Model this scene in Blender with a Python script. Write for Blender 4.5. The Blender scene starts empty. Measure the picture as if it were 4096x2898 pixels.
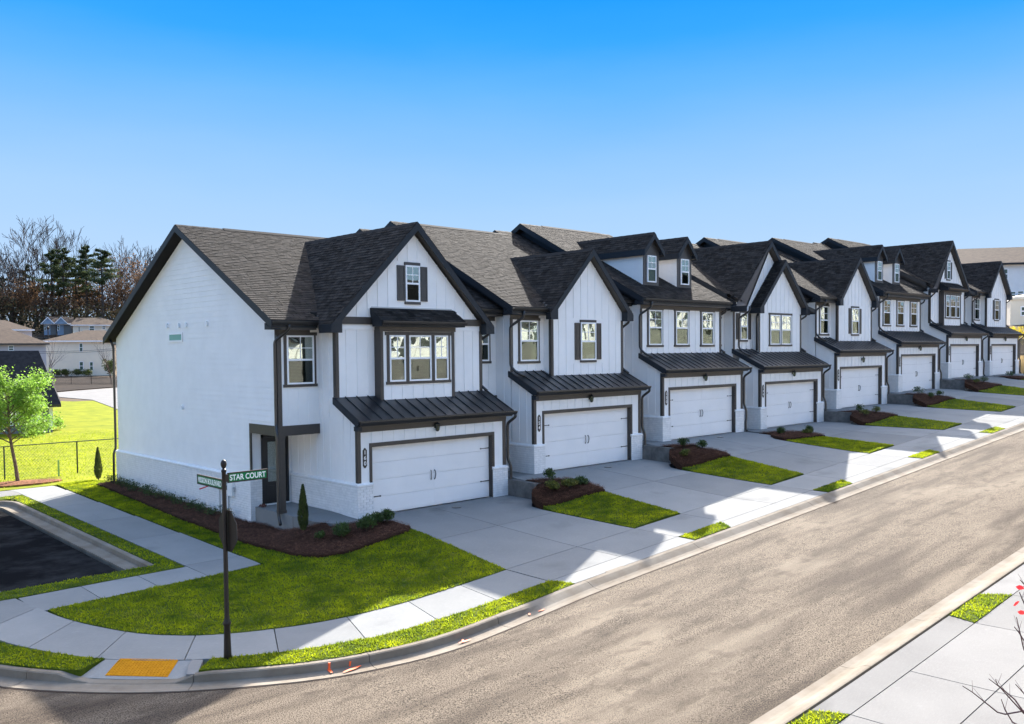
import bpy, bmesh, math, random
import numpy as np
from mathutils import Vector, Matrix, noise
from mathutils.geometry import delaunay_2d_cdt
R = math.radians
random.seed(7)
rng = np.random.default_rng(5)
SC = bpy.context.scene
COL = SC.collection

# ------------------------------------------------------------------ camera, sky, sun, exposure
cam_d = bpy.data.cameras.new("camera")
cam = bpy.data.objects.new("camera", cam_d)
COL.objects.link(cam)
SC.camera = cam
YAW, PITCH, ROLL = -0.7655, -0.0355, -0.0091
CAM = Vector((-14.829, -22.648, 4.984))
_f = Vector((math.sin(-YAW) * math.cos(PITCH), math.cos(YAW) * math.cos(PITCH), math.sin(PITCH)))
_r = Vector((math.cos(YAW), -math.sin(-YAW), 0.0))
_u = _r.cross(_f)
_r2 = _r * math.cos(ROLL) + _u * math.sin(ROLL)
_u2 = _u * math.cos(ROLL) - _r * math.sin(ROLL)
cam.matrix_world = Matrix(((_r2.x, _u2.x, -_f.x, CAM.x), (_r2.y, _u2.y, -_f.y, CAM.y),
                           (_r2.z, _u2.z, -_f.z, CAM.z), (0, 0, 0, 1)))
cam_d.sensor_width = 36.0
cam_d.lens = 3563.4 / 4096 * 36
cam_d.shift_x = -47.6 / 4096
cam_d.shift_y = 82.65 / 4096
cam_d.clip_start = 0.05
cam_d.clip_end = 2500

SUN = Vector((1.34, 1.01, 1.0)).normalized()          # towards the sun
SUN_EL = math.asin(SUN.z)
SUN_AZ = math.atan2(SUN.x, SUN.y)
world = bpy.data.worlds.new("World")
SC.world = world
world.use_nodes = True
wn, wl = world.node_tree.nodes, world.node_tree.links
for n in list(wn):
    wn.remove(n)
w_out = wn.new('ShaderNodeOutputWorld')
w_bg = wn.new('ShaderNodeBackground')
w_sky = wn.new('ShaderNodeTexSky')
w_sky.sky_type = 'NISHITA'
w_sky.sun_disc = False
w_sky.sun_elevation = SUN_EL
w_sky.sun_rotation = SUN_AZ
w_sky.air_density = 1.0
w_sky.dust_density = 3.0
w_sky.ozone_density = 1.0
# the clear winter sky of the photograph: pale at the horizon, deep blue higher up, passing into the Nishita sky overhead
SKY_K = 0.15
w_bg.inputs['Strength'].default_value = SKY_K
EXPO = 2.25
w_tc = wn.new('ShaderNodeTexCoord')
w_sep = wn.new('ShaderNodeSeparateXYZ')
wl.new(w_tc.outputs['Generated'], w_sep.inputs[0])
w_cr = wn.new('ShaderNodeValToRGB')
stops = [(0.0, (.58, .76, 1.02)), (.10, (.50, .72, 1.02)), (.165, (.41, .67, 1.02)), (.215, (.30, .60, 1.02)), (.28, (.145, .50, 1.02)), (.33, (.045, .41, 1.02)), (.37, (.017, .355, 1.02)), (1.0, (.015, .30, .95))]
w_cr.color_ramp.elements[0].position = 0.0
w_cr.color_ramp.elements[0].color = (*stops[0][1], 1)
w_cr.color_ramp.elements[1].position = 1.0
w_cr.color_ramp.elements[1].color = (*stops[-1][1], 1)
for p_, c_ in stops[1:-1]:
    e_ = w_cr.color_ramp.elements.new(p_); e_.color = (*c_, 1)
# faint uneven haze
w_nz = wn.new('ShaderNodeTexNoise'); w_nz.inputs['Scale'].default_value = 2.2; w_nz.inputs['Detail'].default_value = 5
w_vm = wn.new('ShaderNodeVectorMath'); w_vm.operation = 'MULTIPLY'; w_vm.inputs[1].default_value = (1, 1, 4.5)
wl.new(w_tc.outputs['Generated'], w_vm.inputs[0]); wl.new(w_vm.outputs[0], w_nz.inputs['Vector'])
w_ma = wn.new('ShaderNodeMath'); w_ma.operation = 'MULTIPLY_ADD'; w_ma.inputs[1].default_value = -0.055; w_ma.inputs[2].default_value = 0.0275
wl.new(w_nz.outputs['Fac'], w_ma.inputs[0])
w_ad = wn.new('ShaderNodeMath'); w_ad.operation = 'ADD'
wl.new(w_sep.outputs['Z'], w_ad.inputs[0]); wl.new(w_ma.outputs[0], w_ad.inputs[1])
wl.new(w_ad.outputs[0], w_cr.inputs['Fac'])
w_sc = wn.new('ShaderNodeVectorMath'); w_sc.operation = 'SCALE'
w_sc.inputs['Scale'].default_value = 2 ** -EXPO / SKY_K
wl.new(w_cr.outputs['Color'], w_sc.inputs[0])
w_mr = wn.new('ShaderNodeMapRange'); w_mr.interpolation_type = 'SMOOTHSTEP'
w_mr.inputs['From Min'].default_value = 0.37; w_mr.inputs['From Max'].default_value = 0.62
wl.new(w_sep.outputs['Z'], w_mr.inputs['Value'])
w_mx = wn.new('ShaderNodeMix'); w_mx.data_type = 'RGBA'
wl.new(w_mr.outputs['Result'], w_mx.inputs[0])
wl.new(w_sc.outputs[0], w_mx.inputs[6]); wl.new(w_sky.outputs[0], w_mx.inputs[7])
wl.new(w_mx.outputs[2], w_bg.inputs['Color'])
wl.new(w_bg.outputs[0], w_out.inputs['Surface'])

sun_d = bpy.data.lights.new("sun", 'SUN')
sun_d.energy = 4.0
sun_d.angle = R(0.5)
sun_d.color = (1.0, 0.95, 0.88)
sun = bpy.data.objects.new("sun", sun_d)
COL.objects.link(sun)
sun.location = (30, 30, 40)
sun.rotation_euler = SUN.to_track_quat('Z', 'Y').to_euler()

SC.view_settings.view_transform = 'Standard'
SC.view_settings.look = 'None'
SC.view_settings.exposure = EXPO
SC.view_settings.gamma = 1.0
SC.view_settings.use_curve_mapping = False
SC.cycles.max_bounces = 6
SC.cycles.transparent_max_bounces = 12
SC.cycles.use_denoising = True

# ------------------------------------------------------------------ helpers
def tag(o, label=None, cat=None, group=None, kind=None):
    if label: o['label'] = label
    if cat: o['category'] = cat
    if group: o['group'] = group
    if kind: o['kind'] = kind
    return o

def empty(name, loc=(0, 0, 0), parent=None, rot=0.0):
    o = bpy.data.objects.new(name, None)
    o.empty_display_size = 0.3
    COL.objects.link(o)
    o.location = loc
    o.rotation_euler = (0, 0, rot)
    if parent: o.parent = parent
    return o

def link(name, me, parent=None, loc=None):
    o = bpy.data.objects.new(name, me)
    COL.objects.link(o)
    if parent: o.parent = parent
    if loc is not None: o.location = loc
    return o

class MB:
    """collects faces; build() makes them ONE mesh object"""
    def __init__(s): s.v, s.f, s.t = [], [], []
    def add(s, vs, fs, tone=None):
        b = len(s.v)
        s.v.extend(vs)
        s.f.extend([tuple(i + b for i in f) for f in fs])
        if tone is not None: s.t.extend([tone] * len(fs))
        return s
    def box(s, x0, y0, z0, x1, y1, z1, tone=None):
        return s.hexa([(x0, y0, z0), (x1, y0, z0), (x1, y1, z0), (x0, y1, z0),
                       (x0, y0, z1), (x1, y0, z1), (x1, y1, z1), (x0, y1, z1)], tone)
    def hexa(s, p, tone=None):
        return s.add(p, [(0, 3, 2, 1), (4, 5, 6, 7), (0, 1, 5, 4), (1, 2, 6, 5), (2, 3, 7, 6), (3, 0, 4, 7)], tone)
    def prism(s, pts, fn, a, b):
        """polygon pts (2D) extruded between a and b; fn(u, v, w) -> xyz"""
        n = len(pts)
        vs = [fn(p[0], p[1], a) for p in pts] + [fn(p[0], p[1], b) for p in pts]
        fs = [tuple(range(n))[::-1], tuple(range(n, 2 * n))]
        fs += [(i, (i + 1) % n, n + (i + 1) % n, n + i) for i in range(n)]
        return s.add(vs, fs)
    def xprism(s, pts, x0, x1): return s.prism(pts, lambda u, v, w: (w, u, v), x0, x1)   # pts in y,z
    def yprism(s, pts, y0, y1): return s.prism(pts, lambda u, v, w: (u, w, v), y1, y0)   # pts in x,z
    def tube(s, pts, r, n=8, cap=True):
        pts = [Vector(p) for p in pts]
        rs = r if isinstance(r, (list, tuple)) else [r] * len(pts)
        b = len(s.v)
        side = None
        for i, p in enumerate(pts):
            d = (pts[min(i + 1, len(pts) - 1)] - pts[max(i - 1, 0)])
            if d.length < 1e-9: d = Vector((0, 0, 1))
            d.normalize()
            if side is None:
                side = d.cross(Vector((0, 0, 1)))
                if side.length < 1e-3: side = d.cross(Vector((0, 1, 0)))
            side = side - d * side.dot(d)
            side.normalize()
            up = d.cross(side)
            for k in range(n):
                a = 2 * math.pi * k / n
                s.v.append(tuple(p + side * (math.cos(a) * rs[i]) + up * (math.sin(a) * rs[i])))
        for i in range(len(pts) - 1):
            for k in range(n):
                s.f.append((b + i * n + k, b + i * n + (k + 1) % n, b + (i + 1) * n + (k + 1) % n, b + (i + 1) * n + k))
        if cap:
            s.f.append(tuple(b + k for k in range(n))[::-1])
            s.f.append(tuple(b + (len(pts) - 1) * n + k for k in range(n)))
        return s
    def rect_tube(s, pts, w, d):
        """rectangular downspout in a plane y-normal or any; width along x, depth perpendicular"""
        return s.tube(pts, math.hypot(w, d) / 2, 4)
    def lathe(s, prof, n=16, c=(0, 0, 0)):
        b = len(s.v)
        for (r, z) in prof:
            for k in range(n):
                a = 2 * math.pi * k / n
                s.v.append((c[0] + r * math.cos(a), c[1] + r * math.sin(a), c[2] + z))
        for i in range(len(prof) - 1):
            for k in range(n):
                s.f.append((b + i * n + k, b + i * n + (k + 1) % n, b + (i + 1) * n + (k + 1) % n, b + (i + 1) * n + k))
        s.f.append(tuple(b + k for k in range(n))[::-1])
        s.f.append(tuple(b + (len(prof) - 1) * n + k for k in range(n)))
        return s
    def mesh(s, name, mat, smooth=False, fix=False):
        me = bpy.data.meshes.new(name)
        me.from_pydata([tuple(v) for v in s.v], [], s.f)
        if s.t and len(s.t) == len(s.f):
            at = me.attributes.new('tone', 'FLOAT', 'FACE')
            at.data.foreach_set('value', s.t)
        me.materials.append(mat)
        if smooth:
            me.polygons.foreach_set('use_smooth', [True] * len(me.polygons))
        if fix:
            bm = bmesh.new(); bm.from_mesh(me)
            bmesh.ops.recalc_face_normals(bm, faces=bm.faces)
            bm.to_mesh(me); bm.free()
        me.update()
        return me
    def build(s, name, mat, parent=None, loc=None, smooth=False, fix=False):
        return link(name, s.mesh(name, mat, smooth, fix), parent, loc)

def copy_tree(o, parent=None):
    c = o.copy(); COL.objects.link(c); c.parent = parent
    for ch in o.children: copy_tree(ch, c)
    return c

# ------------------------------------------------------------------ materials
MATS = {}
def mat(name, col, rough=0.6, col2=None, scale=3.0, bump=0.0, bscale=20.0, spec=0.5, metal=0.0,
        tone=0.0, detail=4.0, contrast=(0.35, 0.65), rand=0.0, extra=None, transl=0.0, stretch=None):
    m = bpy.data.materials.new(name)
    m.use_nodes = True
    nt = m.node_tree; N, L = nt.nodes, nt.links
    bs = N['Principled BSDF']
    bs.inputs['Roughness'].default_value = rough
    bs.inputs['Metallic'].default_value = metal
    bs.inputs['Specular IOR Level'].default_value = min(spec, .06) if rough >= .84 else spec
    bs.inputs['Base Color'].default_value = (*col, 1)
    geo = N.new('ShaderNodeNewGeometry')
    pos = geo.outputs['Position']
    if stretch:
        vm = N.new('ShaderNodeVectorMath'); vm.operation = 'MULTIPLY'
        vm.inputs[1].default_value = stretch
        L.new(pos, vm.inputs[0]); pos = vm.outputs[0]
    cur = None
    if col2 is not None:
        nz = N.new('ShaderNodeTexNoise'); nz.inputs['Scale'].default_value = scale; nz.inputs['Detail'].default_value = detail
        nz.inputs['Roughness'].default_value = 0.65
        L.new(pos, nz.inputs['Vector'])
        cr = N.new('ShaderNodeValToRGB')
        cr.color_ramp.elements[0].position = contrast[0]; cr.color_ramp.elements[1].position = contrast[1]
        cr.color_ramp.elements[0].color = (*col, 1); cr.color_ramp.elements[1].color = (*col2, 1)
        L.new(nz.outputs['Fac'], cr.inputs['Fac'])
        cur = cr.outputs['Color']
    if tone or rand:
        src = None
        mx = N.new('ShaderNodeMath'); mx.operation = 'MULTIPLY_ADD'
        if tone:
            at = N.new('ShaderNodeAttribute'); at.attribute_name = 'tone'; src = at.outputs['Fac']; amt = tone
        else:
            oi = N.new('ShaderNodeObjectInfo'); src = oi.outputs['Random']; amt = rand
        L.new(src, mx.inputs[0]); mx.inputs[1].default_value = amt; mx.inputs[2].default_value = 1 - amt / 2
        vm2 = N.new('ShaderNodeVectorMath'); vm2.operation = 'SCALE'
        if cur: L.new(cur, vm2.inputs[0])
        else: vm2.inputs[0].default_value = col
        L.new(mx.outputs[0], vm2.inputs['Scale']); cur = vm2.outputs[0]
    if extra: cur = extra(N, L, pos, cur, bs)
    if cur: L.new(cur, bs.inputs['Base Color'])
    if bump:
        nb = N.new('ShaderNodeTexNoise'); nb.inputs['Scale'].default_value = bscale; nb.inputs['Detail'].default_value = 3
        L.new(pos, nb.inputs['Vector'])
        bp = N.new('ShaderNodeBump'); bp.inputs['Strength'].default_value = bump; bp.inputs['Distance'].default_value = 0.02
        L.new(nb.outputs['Fac'], bp.inputs['Height']); L.new(bp.outputs[0], bs.inputs['Normal'])
    if transl:
        tr = N.new('ShaderNodeBsdfTranslucent')
        if cur: L.new(cur, tr.inputs['Color'])
        else: tr.inputs['Color'].default_value = (*col, 1)
        ms = N.new('ShaderNodeMixShader'); ms.inputs[0].default_value = transl
        L.new(bs.outputs[0], ms.inputs[1]); L.new(tr.outputs[0], ms.inputs[2])
        L.new(ms.outputs[0], N['Material Output'].inputs['Surface'])
    MATS[name] = m
    return m

def mixc(N, L, fac, a, b):
    mx = N.new('ShaderNodeMix'); mx.data_type = 'RGBA'
    if hasattr(fac, 'links'): L.new(fac, mx.inputs[0])
    else: mx.inputs[0].default_value = fac
    for i, c in ((6, a), (7, b)):
        if hasattr(c, 'links'): L.new(c, mx.inputs[i])
        else: mx.inputs[i].default_value = (*c, 1)
    return mx.outputs[2]

def ramp(N, L, src, p0, p1):
    mr = N.new('ShaderNodeMapRange')
    mr.inputs['From Min'].default_value = p0; mr.inputs['From Max'].default_value = p1
    L.new(src, mr.inputs['Value'])
    return mr.outputs['Result']

def noise_node(N, L, pos, scale, detail=3.0, stretch=None):
    if stretch:
        vm = N.new('ShaderNodeVectorMath'); vm.operation = 'MULTIPLY'; vm.inputs[1].default_value = stretch
        L.new(pos, vm.inputs[0]); pos = vm.outputs[0]
    nz = N.new('ShaderNodeTexNoise'); nz.inputs['Scale'].default_value = scale; nz.inputs['Detail'].default_value = detail
    L.new(pos, nz.inputs['Vector'])
    return nz.outputs['Fac']

def asphalt_extra(light, dark, patch):
    def fn(N, L, pos, cur, bs):
        a = noise_node(N, L, pos, 1.5, 8, (0.10, 1.0, 1.0))
        c = mixc(N, L, ramp(N, L, a, 0.44, 0.64), light, dark)
        b = noise_node(N, L, pos, 42, 5)
        c = mixc(N, L, ramp(N, L, b, 0.47, 0.62), c, tuple(x * 0.30 for x in dark))
        vo = N.new('ShaderNodeTexVoronoi'); vo.inputs['Scale'].default_value = 55
        L.new(pos, vo.inputs['Vector'])
        c = mixc(N, L, ramp(N, L, vo.outputs['Distance'], 0.17, 0.06), c, patch)
        d = noise_node(N, L, pos, 0.5, 8, (0.3, 1.0, 1.0))
        c = mixc(N, L, ramp(N, L, d, 0.54, 0.82), c, patch)
        h2 = noise_node(N, L, pos, 3.2, 8, (0.5, 1.0, 1.0))
        c = mixc(N, L, ramp(N, L, h2, 0.55, 0.80), c, tuple(x * 0.7 for x in dark))
        e = noise_node(N, L, pos, 1.1, 9, (0.35, 1.0, 1.0))
        f = N.new('ShaderNodeMath'); f.operation = 'MULTIPLY'
        L.new(ramp(N, L, e, 0.56, 0.70), f.inputs[0]); L.new(ramp(N, L, b, 0.40, 0.55), f.inputs[1])
        c = mixc(N, L, f.outputs[0], c, tuple(x * 0.5 for x in dark))
        vc = N.new('ShaderNodeTexVoronoi'); vc.feature = 'DISTANCE_TO_EDGE'; vc.inputs['Scale'].default_value = 0.42
        wob = N.new('ShaderNodeVectorMath'); wob.operation = 'ADD'
        nzc = N.new('ShaderNodeTexNoise'); nzc.inputs['Scale'].default_value = 1.3; nzc.inputs['Detail'].default_value = 6
        L.new(pos, nzc.inputs['Vector']); L.new(pos, wob.inputs[0]); L.new(nzc.outputs['Color'], wob.inputs[1]); L.new(wob.outputs[0], vc.inputs['Vector'])
        g = N.new('ShaderNodeMath'); g.operation = 'MULTIPLY'
        L.new(ramp(N, L, vc.outputs['Distance'], 0.012, 0.003), g.inputs[0]); L.new(ramp(N, L, e, 0.45, 0.52), g.inputs[1])
        gg = N.new('ShaderNodeMath'); gg.operation = 'MULTIPLY'; gg.inputs[1].default_value = .22; L.new(g.outputs[0], gg.inputs[0])
        c = mixc(N, L, gg.outputs[0], c, tuple(x * 0.5 for x in dark))
        return c
    return fn

def conc_extra(a, b, c3):
    def fn(N, L, pos, cur, bs):
        n1 = noise_node(N, L, pos, 0.8, 6)
        c = mixc(N, L, ramp(N, L, n1, 0.3, 0.7), a, b)
        n2 = noise_node(N, L, pos, 160, 2, (0.06, 1.0, 1.0))
        c = mixc(N, L, ramp(N, L, n2, 0.45, 0.9), c, c3)
        n3 = noise_node(N, L, pos, 9, 5)
        c = mixc(N, L, ramp(N, L, n3, 0.62, 0.85), c, c3)
        n4 = noise_node(N, L, pos, 0.55, 7)
        c = mixc(N, L, ramp(N, L, n4, 0.60, 0.80), c, tuple(q * .72 for q in b))
        oi = N.new('ShaderNodeObjectInfo'); mx = N.new('ShaderNodeMath'); mx.operation = 'MULTIPLY_ADD'
        L.new(oi.outputs['Random'], mx.inputs[0]); mx.inputs[1].default_value = .24; mx.inputs[2].default_value = .88
        vs = N.new('ShaderNodeVectorMath'); vs.operation = 'SCALE'
        L.new(c, vs.inputs[0]); L.new(mx.outputs[0], vs.inputs['Scale'])
        return vs.outputs[0]
    return fn

def dry_extra(N, L, pos, cur, bs):
    a = noise_node(N, L, pos, 2.6, 8)
    c = mixc(N, L, ramp(N, L, a, 0.60, 0.80), cur, (0.26, 0.25, 0.06))
    b = noise_node(N, L, pos, 0.7, 4)
    return mixc(N, L, ramp(N, L, b, 0.55, 0.40), c, (0.060, 0.100, 0.020)) if False else c

M_WHITE = mat('white_siding', (0.83, 0.82, 0.805), 0.6, (0.785, 0.775, 0.76), 1.3, bump=0.05, bscale=60)
M_BRICKW = mat('white_painted_brick', (0.80, 0.79, 0.78), 0.65, (0.70, 0.695, 0.685), 7, bump=0.35, bscale=45, rand=0.08)
M_MORTAR = mat('white_mortar', (0.60, 0.60, 0.60), 0.8, (0.52, 0.52, 0.52), 12)
M_TRIM = mat('bronze_trim', (0.052, 0.043, 0.036), 0.5, (0.042, 0.036, 0.031), 6)
M_FASCIA = mat('dark_fascia', (0.020, 0.024, 0.030), 0.5, (0.016, 0.020, 0.025), 6, spec=0.25)
M_SOFFIT = mat('soffit', (0.060, 0.052, 0.045), 0.55)
M_GUTTER = mat('gutter_metal', (0.020, 0.018, 0.017), 0.32, metal=0.0, spec=0.6)
M_METAL = mat('black_standing_seam', (0.008, 0.0085, 0.010), 0.34, (0.013, 0.0135, 0.015), 2.2, spec=0.7)
M_SHINGLE = mat('shingle', (0.036, 0.031, 0.027), 0.95, (0.017, 0.0165, 0.0165), 5, tone=0.9, bump=0.5, bscale=110, spec=0.1)
M_UNDER = mat('roof_underlay', (0.030, 0.028, 0.027), 0.9)
M_GDOOR = mat('garage_door_white', (0.80, 0.79, 0.785), 0.45, (0.76, 0.755, 0.75), 0.9, bump=0.04, bscale=90)
M_VINYL = mat('window_vinyl', (0.82, 0.83, 0.84), 0.35)
M_BLIND = mat('window_blind', (0.26, 0.29, 0.25), 0.7)
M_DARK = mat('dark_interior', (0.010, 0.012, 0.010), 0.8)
M_IRON = mat('black_iron', (0.006, 0.006, 0.006), 0.35, spec=0.6)
M_PLATE = mat('plate_white', (0.78, 0.78, 0.76), 0.5)
M_DOOR = mat('entry_door_black', (0.016, 0.014, 0.013), 0.35)
M_SHUT = mat('shutter_dark', (0.045, 0.043, 0.043), 0.45)
M_CONC = mat('concrete', (0.4, 0.4, 0.4), 0.95, extra=conc_extra((0.215, 0.217, 0.210), (0.182, 0.185, 0.181), (0.25, 0.25, 0.242)), bump=0.2, bscale=120, spec=0.08)
M_CONCW = mat('new_concrete', (0.5, 0.5, 0.5), 0.95, extra=conc_extra((0.190, 0.186, 0.178), (0.160, 0.156, 0.150), (0.22, 0.216, 0.208)), bump=0.2, bscale=120, spec=0.08)
M_CURB = mat('curb_concrete', (0.225, 0.200, 0.165), 0.9, (0.155, 0.128, 0.098), 1.3, bump=0.3, bscale=70, spec=0.05, contrast=(0.3, 0.7))
M_RETAIN = mat('retaining_concrete', (0.17, 0.165, 0.155), 0.9, (0.065, 0.062, 0.060), 2.6, bump=0.3, bscale=60, contrast=(0.35, 0.8))
M_ASPH = mat('worn_asphalt', (0.2, 0.2, 0.2), 0.85, extra=asphalt_extra((0.172, 0.138, 0.103), (0.080, 0.062, 0.047), (0.235, 0.194, 0.146)), bump=1.0, bscale=85, spec=0.08)
M_ASPHD = mat('dark_asphalt', (0.012, 0.012, 0.0125), 0.95, (0.040, 0.039, 0.038), 0.9, detail=9, bump=0.7, bscale=90, contrast=(0.45, 0.75), spec=0.0)  # near-black base colour mottled with paler patches
M_EDGE = mat('asphalt_edge', (0.05, 0.035, 0.028), 0.9)
M_GRASS = mat('lawn_soil', (0.028, 0.050, 0.007), 0.95, (0.085, 0.11, 0.010), 2.2, bump=0.8, bscale=40, spec=0.05, contrast=(0.3, 0.7))
M_BLADE = mat('grass_blades', (0.075, 0.130, 0.012), 0.8, (0.38, 0.42, 0.012), 1.1, spec=0.1, tone=0.8, transl=0.7, contrast=(0.33, 0.68), detail=7, extra=dry_extra)
M_MULCH = mat('pine_straw', (0.030, 0.016, 0.011), 0.95, (0.065, 0.033, 0.022), 26, bump=1.0, bscale=60, spec=0.05, stretch=(1, 1, 1))
M_STRAW = mat('straw_needles', (0.065, 0.030, 0.020), 0.9, (0.17, 0.085, 0.055), 9, tone=0.9, spec=0.1)
M_SOIL = mat('bare_soil', (0.10, 0.075, 0.05), 0.95, (0.07, 0.05, 0.035), 0.4)
M_YEL = mat('tactile_yellow', (0.50, 0.215, 0.008), 0.85, (0.42, 0.17, 0.006), 12, bump=0.3, bscale=60, spec=0.1)
M_ORANGE = mat('orange_marking_paint', (0.85, 0.12, 0.02), 0.7)
M_POLE = mat('pole_bronze', (0.020, 0.015, 0.012), 0.45, spec=0.3)
M_SIGNG = mat('sign_green', (0.001, 0.17, 0.055), 0.5, spec=0.2)
M_SIGNW = mat('sign_white', (0.82, 0.85, 0.83), 0.4)
M_RED = mat('red_paint', (0.55, 0.02, 0.02), 0.5)
M_GALV = mat('galvanised', (0.42, 0.43, 0.44), 0.4, metal=0.3)
M_SHRUB = mat('shrub_leaf', (0.030, 0.060, 0.012), 0.7, (0.06, 0.10, 0.02), 4, tone=0.9, transl=0.3)
M_SHRUBY = mat('shrub_leaf_yellow', (0.13, 0.13, 0.018), 0.7, (0.07, 0.10, 0.02), 4, tone=0.9, transl=0.3)
M_ARB = mat('arborvitae_leaf', (0.040, 0.060, 0.010), 0.75, (0.075, 0.095, 0.018), 5, tone=0.9, transl=0.25)
M_TREEL = mat('young_leaf', (0.14, 0.28, 0.03), 0.6, (0.27, 0.42, 0.06), 3, tone=0.6, transl=0.5)
M_BARK = mat('bark', (0.17, 0.12, 0.09), 0.9, (0.10, 0.07, 0.055), 8, bump=0.5, bscale=40)
M_BARKD = mat('bark_dark', (0.055, 0.044, 0.038), 0.9, (0.10, 0.08, 0.068), 2)
M_PINE = mat('pine_needles', (0.040, 0.062, 0.030), 0.85, (0.085, 0.105, 0.045), 0.4, tone=0.9, transl=0.2)
M_AUT = mat('autumn_leaf', (0.085, 0.052, 0.030), 0.8, (0.15, 0.080, 0.034), 0.15, tone=0.9, transl=0.35)
M_REDL = mat('red_leaf', (0.55, 0.03, 0.03), 0.6, (0.40, 0.02, 0.03), 20, transl=0.4)
M_TWIG = mat('twig_red', (0.11, 0.05, 0.05), 0.7)
M_CHAIN = mat('fence_green_black', (0.02, 0.035, 0.02), 0.5)
M_CREAM = mat('cream_siding', (0.80, 0.71, 0.56), 0.7, (0.74, 0.66, 0.53), 0.5)
M_CREAMR = mat('cream_siding_opposite', (0.58, 0.565, 0.52), 0.7)
M_LAV = mat('grey_siding', (0.56, 0.50, 0.49), 0.7, (0.51, 0.46, 0.45), 0.5)
M_BLUE = mat('blue_siding', (0.24, 0.33, 0.43), 0.7, (0.20, 0.28, 0.38), 0.5)
M_GREYS = mat('dark_grey_siding', (0.14, 0.15, 0.15), 0.7)
M_TANROOF = mat('tan_brown_roof', (0.095, 0.070, 0.052), 0.9, (0.062, 0.047, 0.037), 2.0, bump=0.4, bscale=8)
M_BLKROOF = mat('black_shingle_roof', (0.018, 0.018, 0.021), 0.9, (0.030, 0.030, 0.033), 3)
M_TANBLK = mat('tan_block', (0.45, 0.33, 0.16), 0.85, (0.36, 0.26, 0.13), 5, rand=0.3, bump=0.4, bscale=30)
M_BRUSH = mat('dry_brush', (0.075, 0.055, 0.032), 0.9, (0.045, 0.050, 0.025), 0.2, tone=1.0, transl=0.2)
M_YBUSH = mat('yellow_bush_leaf', (0.50, 0.38, 0.03), 0.8, (0.32, 0.28, 0.03), 1.5, tone=0.6, transl=0.3)
M_ROCK = mat('boulder', (0.30, 0.29, 0.27), 0.85, (0.19, 0.18, 0.17), 5, bump=0.5, bscale=20)

def glass_mat(name, refl, tint, bump=0.25, top=0.8):
    m = bpy.data.materials.new(name); m.use_nodes = True
    N, L = m.node_tree.nodes, m.node_tree.links
    for n in list(N): N.remove(n)
    o = N.new('ShaderNodeOutputMaterial')
    t = N.new('ShaderNodeBsdfTransparent'); t.inputs['Color'].default_value = (*tint, 1)
    g = N.new('ShaderNodeBsdfGlossy'); g.inputs['Roughness'].default_value = 0.015
    g.inputs['Color'].default_value = (0.93, 0.97, 0.93, 1)
    mx = N.new('ShaderNodeMixShader')
    lw = N.new('ShaderNodeLayerWeight'); lw.inputs['Blend'].default_value = 0.3
    mr = N.new('ShaderNodeMapRange'); mr.inputs['To Min'].default_value = refl; mr.inputs['To Max'].default_value = top
    L.new(lw.outputs['Fresnel'], mr.inputs['Value'])
    L.new(mr.outputs[0], mx.inputs[0])
    geo = N.new('ShaderNodeNewGeometry')
    nz = N.new('ShaderNodeTexNoise'); nz.inputs['Scale'].default_value = 1.6; nz.inputs['Detail'].default_value = 0.5
    L.new(geo.outputs['Position'], nz.inputs['Vector'])
    b = N.new('ShaderNodeBump'); b.inputs['Strength'].default_value = bump; b.inputs['Distance'].default_value = 0.05
    L.new(nz.outputs['Fac'], b.inputs['Height']); L.new(b.outputs[0], g.inputs['Normal'])
    L.new(t.outputs[0], mx.inputs[1]); L.new(g.outputs[0], mx.inputs[2]); L.new(mx.outputs[0], o.inputs['Surface'])
    return m
M_GLASS = glass_mat('upper_glass', 0.30, (0.55, 0.66, 0.58))
M_GLASSL = glass_mat('screened_glass', 0.05, (0.40, 0.45, 0.36), 0.25, 0.3)
M_GLASSF = glass_mat('frosted_glass', 0.25, (0.5, 0.55, 0.5), 0.6)

M_LAWNF = mat('far_lawn', (0.105, 0.135, 0.006), 0.9, (0.215, 0.222, 0.008), 0.7, detail=10, bump=1.0, bscale=14, spec=0.05, contrast=(0.3, 0.7))
M_BANK = mat('leaf_bank', (0.010, 0.008, 0.007), 0.95, (0.028, 0.019, 0.014), 0.8, bump=0.8, bscale=4)
# ------------------------------------------------------------------ ground heights
XS = [0.0, 7.42, 14.90, 22.46, 29.97, 37.62, 45.13, 52.64]
ZS = [0.0, 0.587, 1.175, 1.175, 1.75, 2.35, 2.95, 2.95]
def zr(x):
    t = (x + 4.14) / 1.2
    return -0.84 + 0.058 * 1.2 * (t if t > 30 else math.log1p(math.exp(t)))
def sm(t):
    t = min(1, max(0, t)); return t * t * (3 - 2 * t)
def lerp(a, b, t): return a + (b - a) * t
def interp(x, pts):
    if x <= pts[0][0]: return pts[0][1]
    for (a, b), (c, d) in zip(pts, pts[1:]):
        if x <= c: return b + (d - b) * (x - a) / (c - a)
    return pts[-1][1]
FAR = [(-30, -.9), (-9, -.70), (16, -.30), (23, -.62), (35, -1.2), (60, -1.9), (82, -0.9), (96, -0.35), (120, .6), (150, 1.2), (210, 7), (290, 16), (420, 19), (2500, 19)]
def HL(y): return interp(y, FAR)
def zs(x, y): return zr(x) + 0.17 + 0.015 * (y + 6.5)
def drv(i, x, y):
    if y > -6.5: return lerp(ZS[i], zs(x, -6.5), sm(max(0, -y) / 6.5) * .35 + .65 * min(1, max(0, -y / 6.5)))
    return zs(x, y)
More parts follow.
